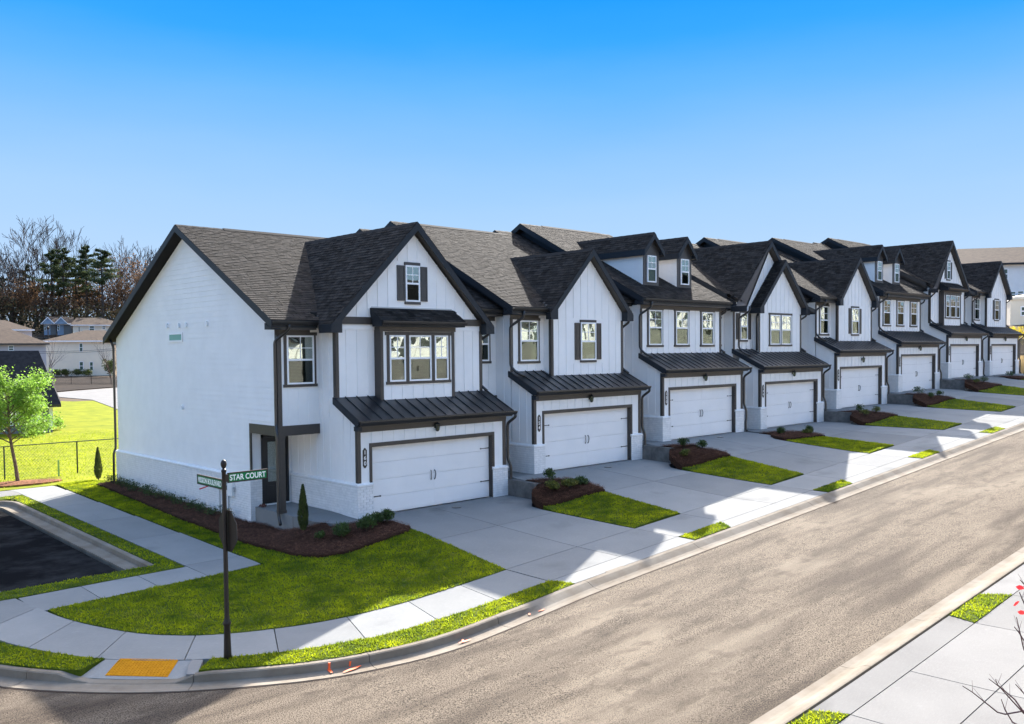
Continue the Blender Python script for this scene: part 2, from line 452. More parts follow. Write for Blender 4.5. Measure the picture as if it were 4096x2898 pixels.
def lawnz(x, y):
    """finished grade left of the first driveway"""
    w = sm((y + 6.5) / 5.5)
    z = lerp(zs(x, min(y, -6.5)), HL(y), w)
    if y < -6.5: z = zs(x, y)
    # rises towards the first driveway and the front walk
    t = sm((x + 3.4) / 3.6)
    if y > -6.5:
        z = lerp(z, drv(0, x, min(y, 0)) - .01, t if y < 0 else t * 0.35 + .0)
        if y >= 0: z = lerp(z, lerp(HL(y), drv(0, x, 0), sm((x + 3.0) / 2.4) * sm((2.2 - y) / 2.2)), 1.0)
    return z

def inside(p, poly):
    x, y = p; c = False; j = len(poly) - 1
    for i in range(len(poly)):
        xi, yi = poly[i]; xj, yj = poly[j]
        if (yi > y) != (yj > y) and x < (xj - xi) * (y - yi) / (yj - yi) + xi: c = not c
        j = i
    return c
def shrink(poly, d):
    n = len(poly)
    area = sum(poly[i][0] * poly[(i + 1) % n][1] - poly[(i + 1) % n][0] * poly[i][1] for i in range(n))
    s = 1 if area > 0 else -1
    out = []
    for i in range(n):
        p0, p1, p2 = Vector(poly[i - 1]), Vector(poly[i]), Vector(poly[(i + 1) % n])
        e1, e2 = (p1 - p0), (p2 - p1)
        if e1.length < 1e-6 or e2.length < 1e-6: out.append(tuple(p1)); continue
        e1.normalize(); e2.normalize()
        n1, n2 = Vector((-e1.y, e1.x)) * s, Vector((-e2.y, e2.x)) * s
        b = n1 + n2
        if b.length < .2: out.append(tuple(p1 + n1 * d)); continue
        b.normalize()
        out.append(tuple(p1 + b * (d / max(.35, b.dot(n1)))))
    return out
def densify(poly, res):
    out = []
    n = len(poly)
    for i in range(n):
        a, b = Vector(poly[i]), Vector(poly[(i + 1) % n])
        k = max(1, int(math.ceil((b - a).length / res)))
        for j in range(k): out.append(tuple(a.lerp(b, j / k)))
    return out
def sheet(poly, zf, res=0.5, thick=0.0, rag=0.0):
    """triangulated sheet over a polygon, optional thickness with side faces -> MB"""
    B = densify(poly, res)
    if rag:
        B = [(x + rag * noise.noise((x * 5, y * 5, 0)), y + rag * noise.noise((x * 5, y * 5, 9))) for x, y in B]
    n = len(B)
    xs = [p[0] for p in B]; ys = [p[1] for p in B]
    pts = [Vector(p) for p in B]
    gx = np.arange(min(xs) + res * .5, max(xs), res); gy = np.arange(min(ys) + res * .5, max(ys), res)
    for x in gx:
        for y in gy:
            if inside((x, y), B): pts.append(Vector((x, y)))
    vs, es, fs, *_ = delaunay_2d_cdt(pts, [(i, (i + 1) % n) for i in range(n)], [], 1, 1e-5)
    mb = MB()
    V = [(v.x, v.y, zf(v.x, v.y)) for v in vs]
    F = []
    for f in fs:
        a, b, c = (vs[i] for i in f[:3])
        ar = (b.x - a.x) * (c.y - a.y) - (b.y - a.y) * (c.x - a.x)
        F.append(tuple(f) if ar > 0 else tuple(f)[::-1])
    mb.add(V, F)
    if thick:
        area = sum(B[i][0] * B[(i + 1) % n][1] - B[(i + 1) % n][0] * B[i][1] for i in range(n))
        for i in range(n):
            a, b = B[i], B[(i + 1) % n]
            if area < 0: a, b = b, a
            za, zb = zf(*a), zf(*b)
            mb.add([(a[0], a[1], za - thick), (b[0], b[1], zb - thick), (b[0], b[1], zb), (a[0], a[1], za)], [(0, 1, 2, 3)])
    return mb
def slab_obj(name, poly, zf, mat_, parent, thick=0.12, gap=0.010, res=0.6):
    return sheet(shrink(poly, gap), zf, res, thick).build(name, mat_, parent)

# ------------------------------------------------------------------ terrain base
def base_z(x, y):
    # general terrain, kept below every finished surface near the houses
    if y > 16: z = HL(y)
    else: z = min(HL(y), 10)
    if x > -3 and y < 20:
        s = min(1, (x + 3) / 8)
        z = lerp(z, zr(x) + .15, s)
        w = sm((y - 16) / 6)
        z = lerp(z, HL(y), w * (1 if x < 40 else max(sm((y - 45) / 25), 1 - (x - 40) / 20)))
    if x > 58:
        hill = sm((x - 60) / 14) * 3.1
        z = max(z, 3.1) + hill * sm((y + 7) / 7) if y < 60 else z
    return z
def terrain():
    xs = sorted(set(list(np.arange(-60, 121, 2.5)) + [-900, -500, -300, -180, -110, -80, 140, 170, 220, 300, 450, 700, 1200]))
    ys = sorted(set(list(np.arange(-50, 62, 2.5)) + [-900, -400, -200, -110, -70, 70, 82, 96, 108, 120, 135, 150, 180, 210, 250, 290, 350, 420, 600, 900, 1500]))
    mb = MB()
    V = []
    for y in ys:
        for x in xs:
            z = base_z(x, y)
            near = (-40 < x < 66 and -45 < y < 22)
            if near: z -= 0.45
            if -30 < x < 66 and -20 < y < 3: z -= .25
            if -30 < x < -4.5 and -20 < y < 16: z -= .15
            V.append((x, y, z))
    nx = len(xs); F = []
    for j in range(len(ys) - 1):
        for i in range(nx - 1):
            F.append((j * nx + i, j * nx + i + 1, (j + 1) * nx + i + 1, (j + 1) * nx + i))
    mb.add(V, F)
    return mb
o = terrain().build('ground', M_SOIL, smooth=True); tag(o, 'bare earth ground under lawns and streets', kind='structure')

# ------------------------------------------------------------------ street edges (B = back of the near kerb)
def smooth_path(P, res=0.3):
    """Catmull-Rom"""
    out = []
    for i in range(len(P) - 1):
        p0 = Vector(P[max(i - 1, 0)]); p1 = Vector(P[i]); p2 = Vector(P[i + 1]); p3 = Vector(P[min(i + 2, len(P) - 1)])
        k = max(1, int((p2 - p1).length / res))
        if (p2 - p1).length > 6: 
            for j in range(k): out.append(tuple(p1.lerp(p2, j / k)))
            continue
        for j in range(k):
            t = j / k
            out.append(tuple(0.5 * ((2 * p1) + (p2 - p0) * t + (2 * p0 - 5 * p1 + 4 * p2 - p3) * t * t + (3 * p1 - p0 - 3 * p2 + p3) * t ** 3)))
    out.append(tuple(P[-1]))
    return out
BACK = smooth_path([(70, -8.6), (8, -8.6), (2, -8.6), (0, -8.63), (-2, -8.76), (-3.9, -8.86), (-5.2, -8.68), (-6.6, -8.22), (-8.38, -7.07),
                    (-9.67, -5.74), (-10.6, -4.25), (-11.15, -2.6), (-11.45, -0.5), (-11.5, 2), (-11.5, 8), (-11.5, 30)], 0.3)
def normals(P):
    out = []
    for i in range(len(P)):
        d = Vector(P[min(i + 1, len(P) - 1)]) - Vector(P[max(i - 1, 0)])
        d.normalize(); out.append(Vector((-d.y, d.x)))      # points to the street when walking from +x to -x
    return out
BN = normals(BACK)
def road_z(x, y):
    return zr(x) + 0.04 * math.sin(math.pi * min(1, max(0, (-9.15 - y) / 6.15))) if x > -6 else zr(x) + .0
ROADE = [tuple(Vector(p) + n * 0.55) for p, n in zip(BACK, BN)]
# road sheet in columns
def road():
    mb = MB()
    cols = []
    for (x, y) in ROADE[::2]:
        if x > -11.8 and y < -2.2: cols.append((x, y))
    cols = sorted(cols)
    first = cols[0]
    cols = [(-45, 45), (-30, 45), (first[0] - .012, 45)] + cols
    cols.append((140, -9.15))
    xs = []
    for a, b in zip(cols, cols[1:]):
        k = max(1, int((b[0] - a[0]) / 2))
        for j in range(k): xs.append((lerp(a[0], b[0], j / k), lerp(a[1], b[1], j / k)))
    xs.append(cols[-1])
    n = 14
    V = []; F = []
    for x, ye in xs:
        for j in range(n + 1):
            y = lerp(-15.3 if x > -9 else -40, ye, j / n)
            V.append((x, y, road_z(x, y) + .003))
    for i in range(len(xs) - 1):
        for j in range(n):
            F.append((i * (n + 1) + j, (i + 1) * (n + 1) + j, (i + 1) * (n + 1) + j + 1, i * (n + 1) + j + 1))
    mb.add(V, F)
    return mb
o = road().build('road', M_ASPH, smooth=True); tag(o, 'worn grey brown asphalt road between the two kerbs', kind='structure')

# kerb segments: cross profile by offset d from the back line
def full_w(x, y):
    if x > -2.6: return sm((-1.0 - x) / 1.6)
    return 1.0
def ramp_cut(x, y):
    d = Vector((x + 9.03, y + 6.42)).length
    return sm((1.28 - d) / .5)
def kerb_prof(w, cut):
    full = [(0, .155), (.015, .163), (.12, .163), (.15, .145), (.17, .02), (.36, .0), (.55, .018)]
    roll = [(0, .14), (.03, .145), (.12, .13), (.20, .09), (.30, .035), (.40, .015), (.55, .015)]
    flat = [(0, .035), (.03, .03), (.12, .025), (.15, .02), (.17, .01), (.36, .0), (.55, .018)]
    out = []
    for a, b, c in zip(full, roll, flat):
        d = lerp(b[0], a[0], w); z = lerp(b[1], a[1], w)
        out.append((lerp(d, c[0], cut), lerp(z, c[1], cut)))
    return out
kerb = empty('kerb'); tag(kerb, 'concrete kerb and gutter curving round the street corner', kind='structure')
def kerb_run(P, NN, parent, seg, zf, wf, cf):
    # accumulate length, cut into segments
    L_ = [0.0]
    for a, b in zip(P, P[1:]): L_.append(L_[-1] + (Vector(b) - Vector(a)).length)
    def at(s):
        for i in range(len(P) - 1):
            if L_[i + 1] >= s - 1e-9:
                t = (s - L_[i]) / max(1e-9, L_[i + 1] - L_[i])
                return Vector(P[i]).lerp(Vector(P[i + 1]), t), NN[i].lerp(NN[i + 1], t).normalized()
        return Vector(P[-1]), NN[-1]
    s = 0.0
    while s < L_[-1] - .3:
        e = min(L_[-1], s + seg)
        k = max(2, int((e - s - .012) / 0.3))
        mb = MB(); rows = []
        for j in range(k + 1):
            p, nn = at(s + .006 + (e - s - .012) * j / k)
            pr = kerb_prof(wf(p.x, p.y), cf(p.x, p.y))
            row = [(p.x + nn.x * d, p.y + nn.y * d, zf(p.x, p.y) + z) for d, z in pr]
            zb = zf(p.x, p.y) - .2
            row = [(p.x, p.y, zb)] + row + [(p.x + nn.x * .55, p.y + nn.y * .55, zb)]
            rows.append(row)
        m = len(rows[0]); V = [v for r in rows for v in r]; F = []
        for j in range(k):
            for q in range(m - 1):
                F.append((j * m + q, j * m + q + 1, (j + 1) * m + q + 1, (j + 1) * m + q))
        F.append(tuple(range(m))[::-1]); F.append(tuple(k * m + q for q in range(m)))
        mb.add(V, F); mb.build('kerb_segment', M_CURB, parent, fix=True)
        s = e
sel = [i for i, p in enumerate(BACK) if p[0] < 66 and p[1] < 7]
P_ = [BACK[i] for i in sel]; N_ = [BN[i] for i in sel]
kerb_run(P_, N_, kerb, 3.05, lambda x, y: zr(x), full_w, ramp_cut)
# dark crumbled asphalt lip along the gutter
lip = MB()
for i in range(len(ROADE) - 1):
    (x0, y0), (x1, y1) = ROADE[i], ROADE[i + 1]
    if y0 > 6 or x0 > 66: continue
    n0, n1 = BN[i], BN[i + 1]
    w0 = .03 + .035 * abs(noise.noise((x0 * 2, y0 * 2, 1))); w1 = .03 + .035 * abs(noise.noise((x1 * 2, y1 * 2, 1)))
    lip.add([(x0, y0, zr(x0) + .008), (x0 + n0.x * w0, y0 + n0.y * w0, road_z(x0, y0) + .009), (x1 + n1.x * w1, y1 + n1.y * w1, road_z(x1, y1) + .009), (x1, y1, zr(x1) + .008)], [(0, 1, 2, 3)])
o = lip.build('asphalt_edge', M_EDGE, kerb)
# orange survey paint strokes
marks = empty('paint_marks'); tag(marks, 'orange survey paint strokes sprayed on kerb and gutter', 'paint mark')
def paint(cx, cy, z, L, w, ang, up=False):
    mb = MB(); c, s = math.cos(ang), math.sin(ang)
    n = 7
    V = []
    for k in range(n + 1):
        t = k / n - .5
        hw = w * (.35 + .65 * math.sin(math.pi * (k + .3) / (n + .6))) / 2
        V += [(cx + c * L * t - s * hw, cy + s * L * t + c * hw, z), (cx + c * L * t + s * hw, cy + s * L * t - c * hw, z)]
    mb.add(V, [(2 * k, 2 * k + 1, 2 * k + 3, 2 * k + 2) for k in range(n)])
    mb.build('paint_stroke', M_ORANGE, marks)
def on_back(x, d):
    i = min(range(len(BACK)), key=lambda k: abs(BACK[k][0] - x) if BACK[k][1] < -7 else 99)
    p = Vector(BACK[i]) + BN[i] * d
    return p.x, p.y
for x, d, L, w, a in ((-6.05, .20, .30, .07, 1.3), (-5.85, .33, .42, .08, .15), (-3.75, .30, .16, .05, 1.0), (-3.6, .36, .30, .06, .0), (-1.6, .3, .16, .05, .9), (-1.5, .36, .2, .05, .1)):
    px_, py_ = on_back(x, d)
    paint(px_, py_, zr(px_) + .03, L, w, a)

for x_, h_ in ((-6.12, .13), (-5.98, .09), (-1.65, .08)):
    p_ = on_back(x_, .158)
    MB().tube([(p_[0], p_[1], zr(p_[0]) + .02), (p_[0] + .01, p_[1], zr(p_[0]) + .02 + h_)], .022, 5).build('paint_stroke', M_ORANGE, marks)
# far kerb
FB = [(70 - i * .5, -15.87) for i in range(200)]
FN = [Vector((0, 1))] * len(FB)
kerb2 = empty('far_kerb'); tag(kerb2, 'rolled concrete kerb on the near right side of the street', kind='structure')
sel = [p for p in FB if p[0] > -6 and p[0] < 40]
kerb_run(sel, [Vector((0, 1))] * len(sel), kerb2, 3.05, lambda x, y: zr(x), lambda x, y: 0.0, lambda x, y: 0.0)

# ------------------------------------------------------------------ pavements
side = empty('pavement'); tag(side, 'concrete pavement following the kerb round the corner', kind='structure')
INN = smooth_path([(0.0, -6.52), (-1.6, -6.58), (-3.2, -6.60), (-4.71, -6.45), (-5.91, -6.09), (-7.09, -5.48), (-7.99, -4.56), (-8.5, -3.52), (-8.88, -2.42), (-9.05, -1.5), (-9.25, -.1), (-9.4, 2), (-9.4, 8)], .3)
OUT = smooth_path([(0.0, -8.0), (-1.6, -8.06), (-3.2, -8.08), (-4.94, -7.95), (-6.5, -7.48), (-7.98, -6.62), (-9.12, -5.44), (-9.83, -4.13), (-10.27, -2.94), (-10.5, -1.6), (-10.7, -.1), (-10.85, 2), (-10.85, 8)], .3)
def resample(P, a, b, n):
    L_ = [0.0]
    for p, q in zip(P, P[1:]): L_.append(L_[-1] + (Vector(q) - Vector(p)).length)
    out = []
    for k in range(n + 1):
        s = (a + (b - a) * k / n) * L_[-1]
        for i in range(len(P) - 1):
            if L_[i + 1] >= s - 1e-9:
                out.append(tuple(Vector(P[i]).lerp(Vector(P[i + 1]), (s - L_[i]) / max(1e-9, L_[i + 1] - L_[i])))); break
    return out
def lz(x, y): return lawnz(x, y)
NSEG = 14
for k in range(NSEG):
    a, b = k / NSEG, (k + 1) / NSEG
    poly = resample(INN, a, b, 5) + resample(OUT, a, b, 5)[::-1]
    slab_obj('pavement_slab', poly, lambda x, y: zs(x, min(y, -6.5)) if x > -5 else lerp(lawnz(x, y), zs(x, min(y, -6.5)), sm((x + 7) / 2)), M_CONC, side)
# ramp to the road with the tactile panel
def ramp_z(x, y):
    u = (Vector((x, y)) - Vector((-8.55, -6.03))).dot(Vector((-.68, -.733)))   # downhill
    return lerp(-.672, -.80, min(1, max(0, u / .62)))
slab_obj('kerb_ramp', [(-9.14, -5.42), (-8.62, -6.02), (-7.97, -6.63), (-8.36, -7.10), (-9.05, -6.45), (-9.68, -5.74)], ramp_z, M_CONC, side, gap=.0)
fl = sheet([(-8.0, -6.6), (-7.85, -6.75), (-8.2, -7.3), (-8.36, -7.2), (-8.17, -6.85)], lambda x, y: lerp(-.665, -.70, min(1, max(0, (-6.6 - y) / .7))), .15, .15)
fl.build('ramp_flare', M_CONCW, side)
tac = empty('tactile_panel'); tag(tac, 'yellow tactile paving panel with raised domes at the kerb ramp', 'tactile panel')
TP = [Vector((-8.93, -5.60)), Vector((-8.17, -6.42)), Vector((-8.55, -6.84)), Vector((-9.33, -6.00))]
sheet([tuple(p) for p in TP], lambda x, y: ramp_z(x, y) + .010, .3, .03).build('panel', M_YEL, tac)
dm = MB()
for a in range(18):
    for b in range(11):
        u, v = (a + .5) / 18, (b + .5) / 11
        p = TP[0].lerp(TP[1], u).lerp(TP[3].lerp(TP[2], u), v)
        z = ramp_z(p.x, p.y) + .010
        dm.lathe([(.016, 0), (.013, .006), (.008, .007)], 6, (p.x, p.y, z))
o = dm.build('dome', M_YEL, tac); o['kind'] = 'stuff'

# side pavement running back beside the end wall and its short branch
sp = empty('side_pavement'); tag(sp, 'concrete pavement running back between end house and parking bay', kind='structure')
for k, (y0, y1) in enumerate([(-1.05, .25), (.25, 4.3), (4.3, 7.9), (7.9, 11.4), (11.4, 15.0), (15.0, 16.8)]):
    xa, xb = (-5.22, -3.68)
    slab_obj('pavement_slab', [(xa, y0 - (.2 if k == 0 else 0)), (xb, y0 + (.1 if k == 0 else 0)), (xb + .05, y1), (xa, y1)], lawnz, M_CONC, sp)
for k, (x0, x1) in enumerate([(-6.5, -5.22), (-7.85, -6.5), (-9.22, -7.85)]):
    slab_obj('pavement_slab', [(x0, -1.5 + .06 * (x0 + 9.1)), (x1, -1.5 + .06 * (x1 + 9.1)), (x1, -.05 + .05 * (x1 + 9.1)), (x0, -.05 + .05 * (x0 + 9.1))], lawnz, M_CONC, sp)
for x0, x1 in ((-6.9, -5.22), (-8.6, -6.9), (-10.4, -8.6)):
    slab_obj('pavement_slab', [(x0, 15.0), (x1, 15.0), (x1, 16.7), (x0, 16.7)], lawnz, M_CONCW, sp)

# parking bay
PK = lambda x, y: HL(y) - .17
o = sheet([(-40, .9), (-6.45, .9), (-6.45, 13.3), (-40, 13.3)], PK, 1.5).build('parking_bay', M_ASPHD); tag(o, 'dark asphalt parking bay beside the corner', kind='structure')
pk = empty('parking_kerb'); tag(pk, 'concrete kerb round the parking bay', kind='structure')
path = [(-5.75, .85 + i * .5) for i in range(26)] + [(-5.80, 13.6), (-5.98, 14.0), (-6.35, 14.2), (-7, 14.2), (-9, 14.2), (-14, 14.2)]
pn = normals(path)
kerb_run(path, pn, pk, 3.4, lambda x, y: HL(y) - .16, lambda x, y: 1.0, lambda x, y: 0.0)
sheet([(-14, .72), (-6.3, .82), (-6.3, .94), (-14, .86)], lambda x, y: HL(y) - .10, 1.5, .15).build('header_kerb', M_CONC, pk)

# ------------------------------------------------------------------ grass, lawns
lawn_blades = []      # (poly, zf, density)
def lawn(name, label, poly, zf, dens, res=.5, rag=.03):
    o = sheet(poly, lambda x, y: zf(x, y) + .012, res, .12, rag).build(name, M_GRASS)
    tag(o, label, kind='structure')
    lawn_blades.append((poly, zf, dens, o))
    if dens == 0: o.data.materials[0] = M_LAWNF
    return o
MULF = [(-2.45, 15.5), (-2.62, 10.4), (-2.85, 6.1), (-2.9, 3.2), (-2.95, 1.6), (-2.75, -.9), (-2.45, -1.75), (-1.9, -2.2), (-.75, -2.33), (.2, -2.2), (.45, -2.0)]
def driveL(i, y):
    if i == 0: return .02 + .47 * sm((y + 6.5) / 4.3) if y > -6.5 else .02
    return XS[i] + (-.15 + .3 * sm((y + 6.5) / 4.2)) 
L0 = [p for p in INN if p[1] < -1.55]
poly = [(.02, -6.5)] + L0[1:-1] + [(-9.0, -1.5), (-3.66, -1.12), (-3.60, 15.4), (-3.4, 17.2), (-2.0, 17.6), (-1.6, 15.9), (-2.4, 15.6)] + MULF[1:] + [(.5, -2.4), (.32, -4.2)]
lawn('front_lawn', 'green lawn in front of and beside the corner house', poly, lawnz, 640)
V0 = [tuple(p) for p in resample(OUT, 0, .545, 30)]
nb = [BACK[i] for i in range(len(BACK)) if BACK[i][0] < .1 and Vector((BACK[i][0] + 9.03, BACK[i][1] + 6.42)).length > .95 and BACK[i][0] > -8.6 and BACK[i][1] < -6.9]
V0 = [p for p in OUT if p[0] > -7.75]
lawn('verge', 'strip of grass between the curved pavement and kerb', [(.05, -8.02)] + V0[1:] + nb[::-1] + [(.25, -8.6)], lambda x, y: zs(x, min(y, -6.5)) if x > -5 else lerp(-.67, zs(x, -7), sm((x + 7) / 2)), 760)
V1 = [p for p in OUT if p[0] < -9.13 and p[1] < 6]
nb1 = [p for p in BACK if p[1] > -5.74 and p[1] < 6 and p[0] < -9.7]
lawn('corner_verge', 'small grass verge left of the kerb ramp', [(-9.14, -5.42)] + V1 + nb1[::-1] + [(-9.68, -5.74)], lambda x, y: -.665, 640)
lawn('parking_verge', 'grass strip between side pavement and parking kerb', [(-5.75, 14.1), (-5.27, 14.95), (-5.27, .1), (-9.1, -.03), (-13, .1), (-13, .66), (-6.3, .78), (-5.75, .80)], lawnz, 260)
lawn('rear_verge', 'grass strip behind the parking bay end', [(-5.8, 14.25), (-5.3, 14.95), (-12, 14.95), (-12, 14.25), (-6.4, 14.25)], lawnz, 120)
# big back lawn beyond the side pavement and fence
lawn('back_lawn', 'bright sunlit lawn beyond the chain link fence', [(-5.2, 16.85), (-3.5, 16.85), (-3.3, 17.3), (-1.9, 17.7), (-1.45, 15.75), (-1.3, 15.72), (12, 15.72), (20, 40), (30, 98), (24, 91), (20, 91), (12, 99), (-30, 99), (-45, 40), (-30, 16.85)], lambda x, y: HL(y), 0, 3.0, 0)

# strips between driveways
STRIPS = []
for i in range(8):
    xl = XS[i] + 5.07
    xr = (XS[i + 1] if i < 7 else XS[i] + 7.5)
    zi, zj = ZS[i], (ZS[i + 1] if i < 7 else ZS[i] + .1)
    def zf(x, y, i=i, xl=xl, xr=xr, zi=zi, zj=zj):
        yy = y
        lo = drv(i, x, yy) if y > -6.5 else zs(x, y)
        hi = lerp(zj, zs(xr, -6.5), min(1, max(0, -y / 6.5)))
        if y > -1.7: lo = zj - .10
        elif y > -3.2: lo = lerp(lo, zj - .12, sm((y + 3.2) / 1.5) * .75)
        a = xl if y < -1.7 else XS[i] + 6.2
        t = sm((x - a) / max(.3, (xr + .1 - a)))
        return lerp(lo, max(lo, hi) if y > -5 else lerp(lo, hi, 1), t)
    xr_g = xr - .15
    g = [(xl, -6.46), (xl + .02, -2.75), (xr + .05, -3.3), (xr_g, -6.46)]
    m = [(xl + .02, -2.7), (xl + .12, -2.15), (xl + .55, -1.72), (XS[i] + 6.27, -1.6), (XS[i] + 6.27, -.72), (xr - .4, -1.15), (xr + .15, -1.55), (xr + .42, -2.3), (xr + .30, -2.9), (xr + .05, -3.28)]
    v = [(xl + .02, -8.03), (xl, -8.58), (xl + 1.7, -8.58), (xl + 2.05, -8.03)]
    STRIPS.append((xl, xr, zf, m))
    nm = ['first', 'second', 'third', 'fourth', 'fifth', 'sixth', 'seventh', 'eighth'][i]
    if i < 7:
        lawn('lawn_strip', 'sloping grass strip after the %s driveway' % nm, g, zf, 640 if i < 3 else 260)
        lawn('verge', 'small grass patch at the kerb after the %s driveway' % nm, v, lambda x, y: zs(x, y), 760 if i < 3 else 300)

# grass blades: tufts of three thin blades, one stuff object per lawn
def blades(poly, zf, dens, parent, h=(.028, .058)):
    if dens <= 0: return
    P = np.array(poly); x0, y0 = P.min(0); x1, y1 = P.max(0)
    n = int((x1 - x0) * (y1 - y0) * dens)
    pts = rng.random((n, 2)) * [x1 - x0, y1 - y0] + [x0, y0]
    ins = np.zeros(n, bool); j = len(P) - 1
    for i in range(len(P)):
        xi, yi = P[i]; xj, yj = P[j]
        if yi != yj:
            c = ((yi > pts[:, 1]) != (yj > pts[:, 1])) & (pts[:, 0] < (xj - xi) * (pts[:, 1] - yi) / (yj - yi) + xi)
            ins ^= c
        j = i
    pts = pts[ins]; n = len(pts)
    V = np.zeros((n, 6, 3)); tone = np.zeros(n * 2)
    for k, (x, y) in enumerate(pts):
        z = zf(x, y) + .008
        cl = noise.noise((x * 3.1, y * 3.1, 0)) * .5 + .5
        a = rng.random() * 6.283
        hh = (h[0] + (h[1] - h[0]) * rng.random()) * (.6 + .8 * cl)
        w = .007 + .009 * rng.random()
        for q in (0, 1):
            aa = a + q * 2.1
            dx, dy = math.cos(aa), math.sin(aa)
            V[k, 3 * q] = (x - dy * w, y + dx * w, z); V[k, 3 * q + 1] = (x + dy * w, y - dx * w, z)
            V[k, 3 * q + 2] = (x + dx * hh * .7, y + dy * hh * .7, z + hh)
        tone[2 * k:2 * k + 2] = min(1, max(0, cl * .7 + .3 * rng.random()))
    me = bpy.data.meshes.new('grass_blades')
    me.vertices.add(n * 6); me.vertices.foreach_set('co', V.ravel())
    me.loops.add(n * 6); me.loops.foreach_set('vertex_index', np.arange(n * 6))
    me.polygons.add(n * 2); me.polygons.foreach_set('loop_start', np.arange(0, n * 6, 3))
    at = me.attributes.new('tone', 'FLOAT', 'FACE'); at.data.foreach_set('value', tone)
    me.materials.append(M_BLADE); me.update(); me.validate(); me.polygons.foreach_set('use_smooth', [False] * len(me.polygons))
    o = link('grass_blades', me, parent); o['kind'] = 'stuff'
for poly, zf, d, par in lawn_blades: blades(poly, zf, d, par)
# longer, sparser tussocks for the back lawn
BL = [q for q in lawn_blades if q[2] == 0][0]
blades([(-11, 17.8), (9, 17.8), (16, 62), (-4, 62)], lambda x, y: HL(y) + .01, 26, BL[3], (.05, .11))
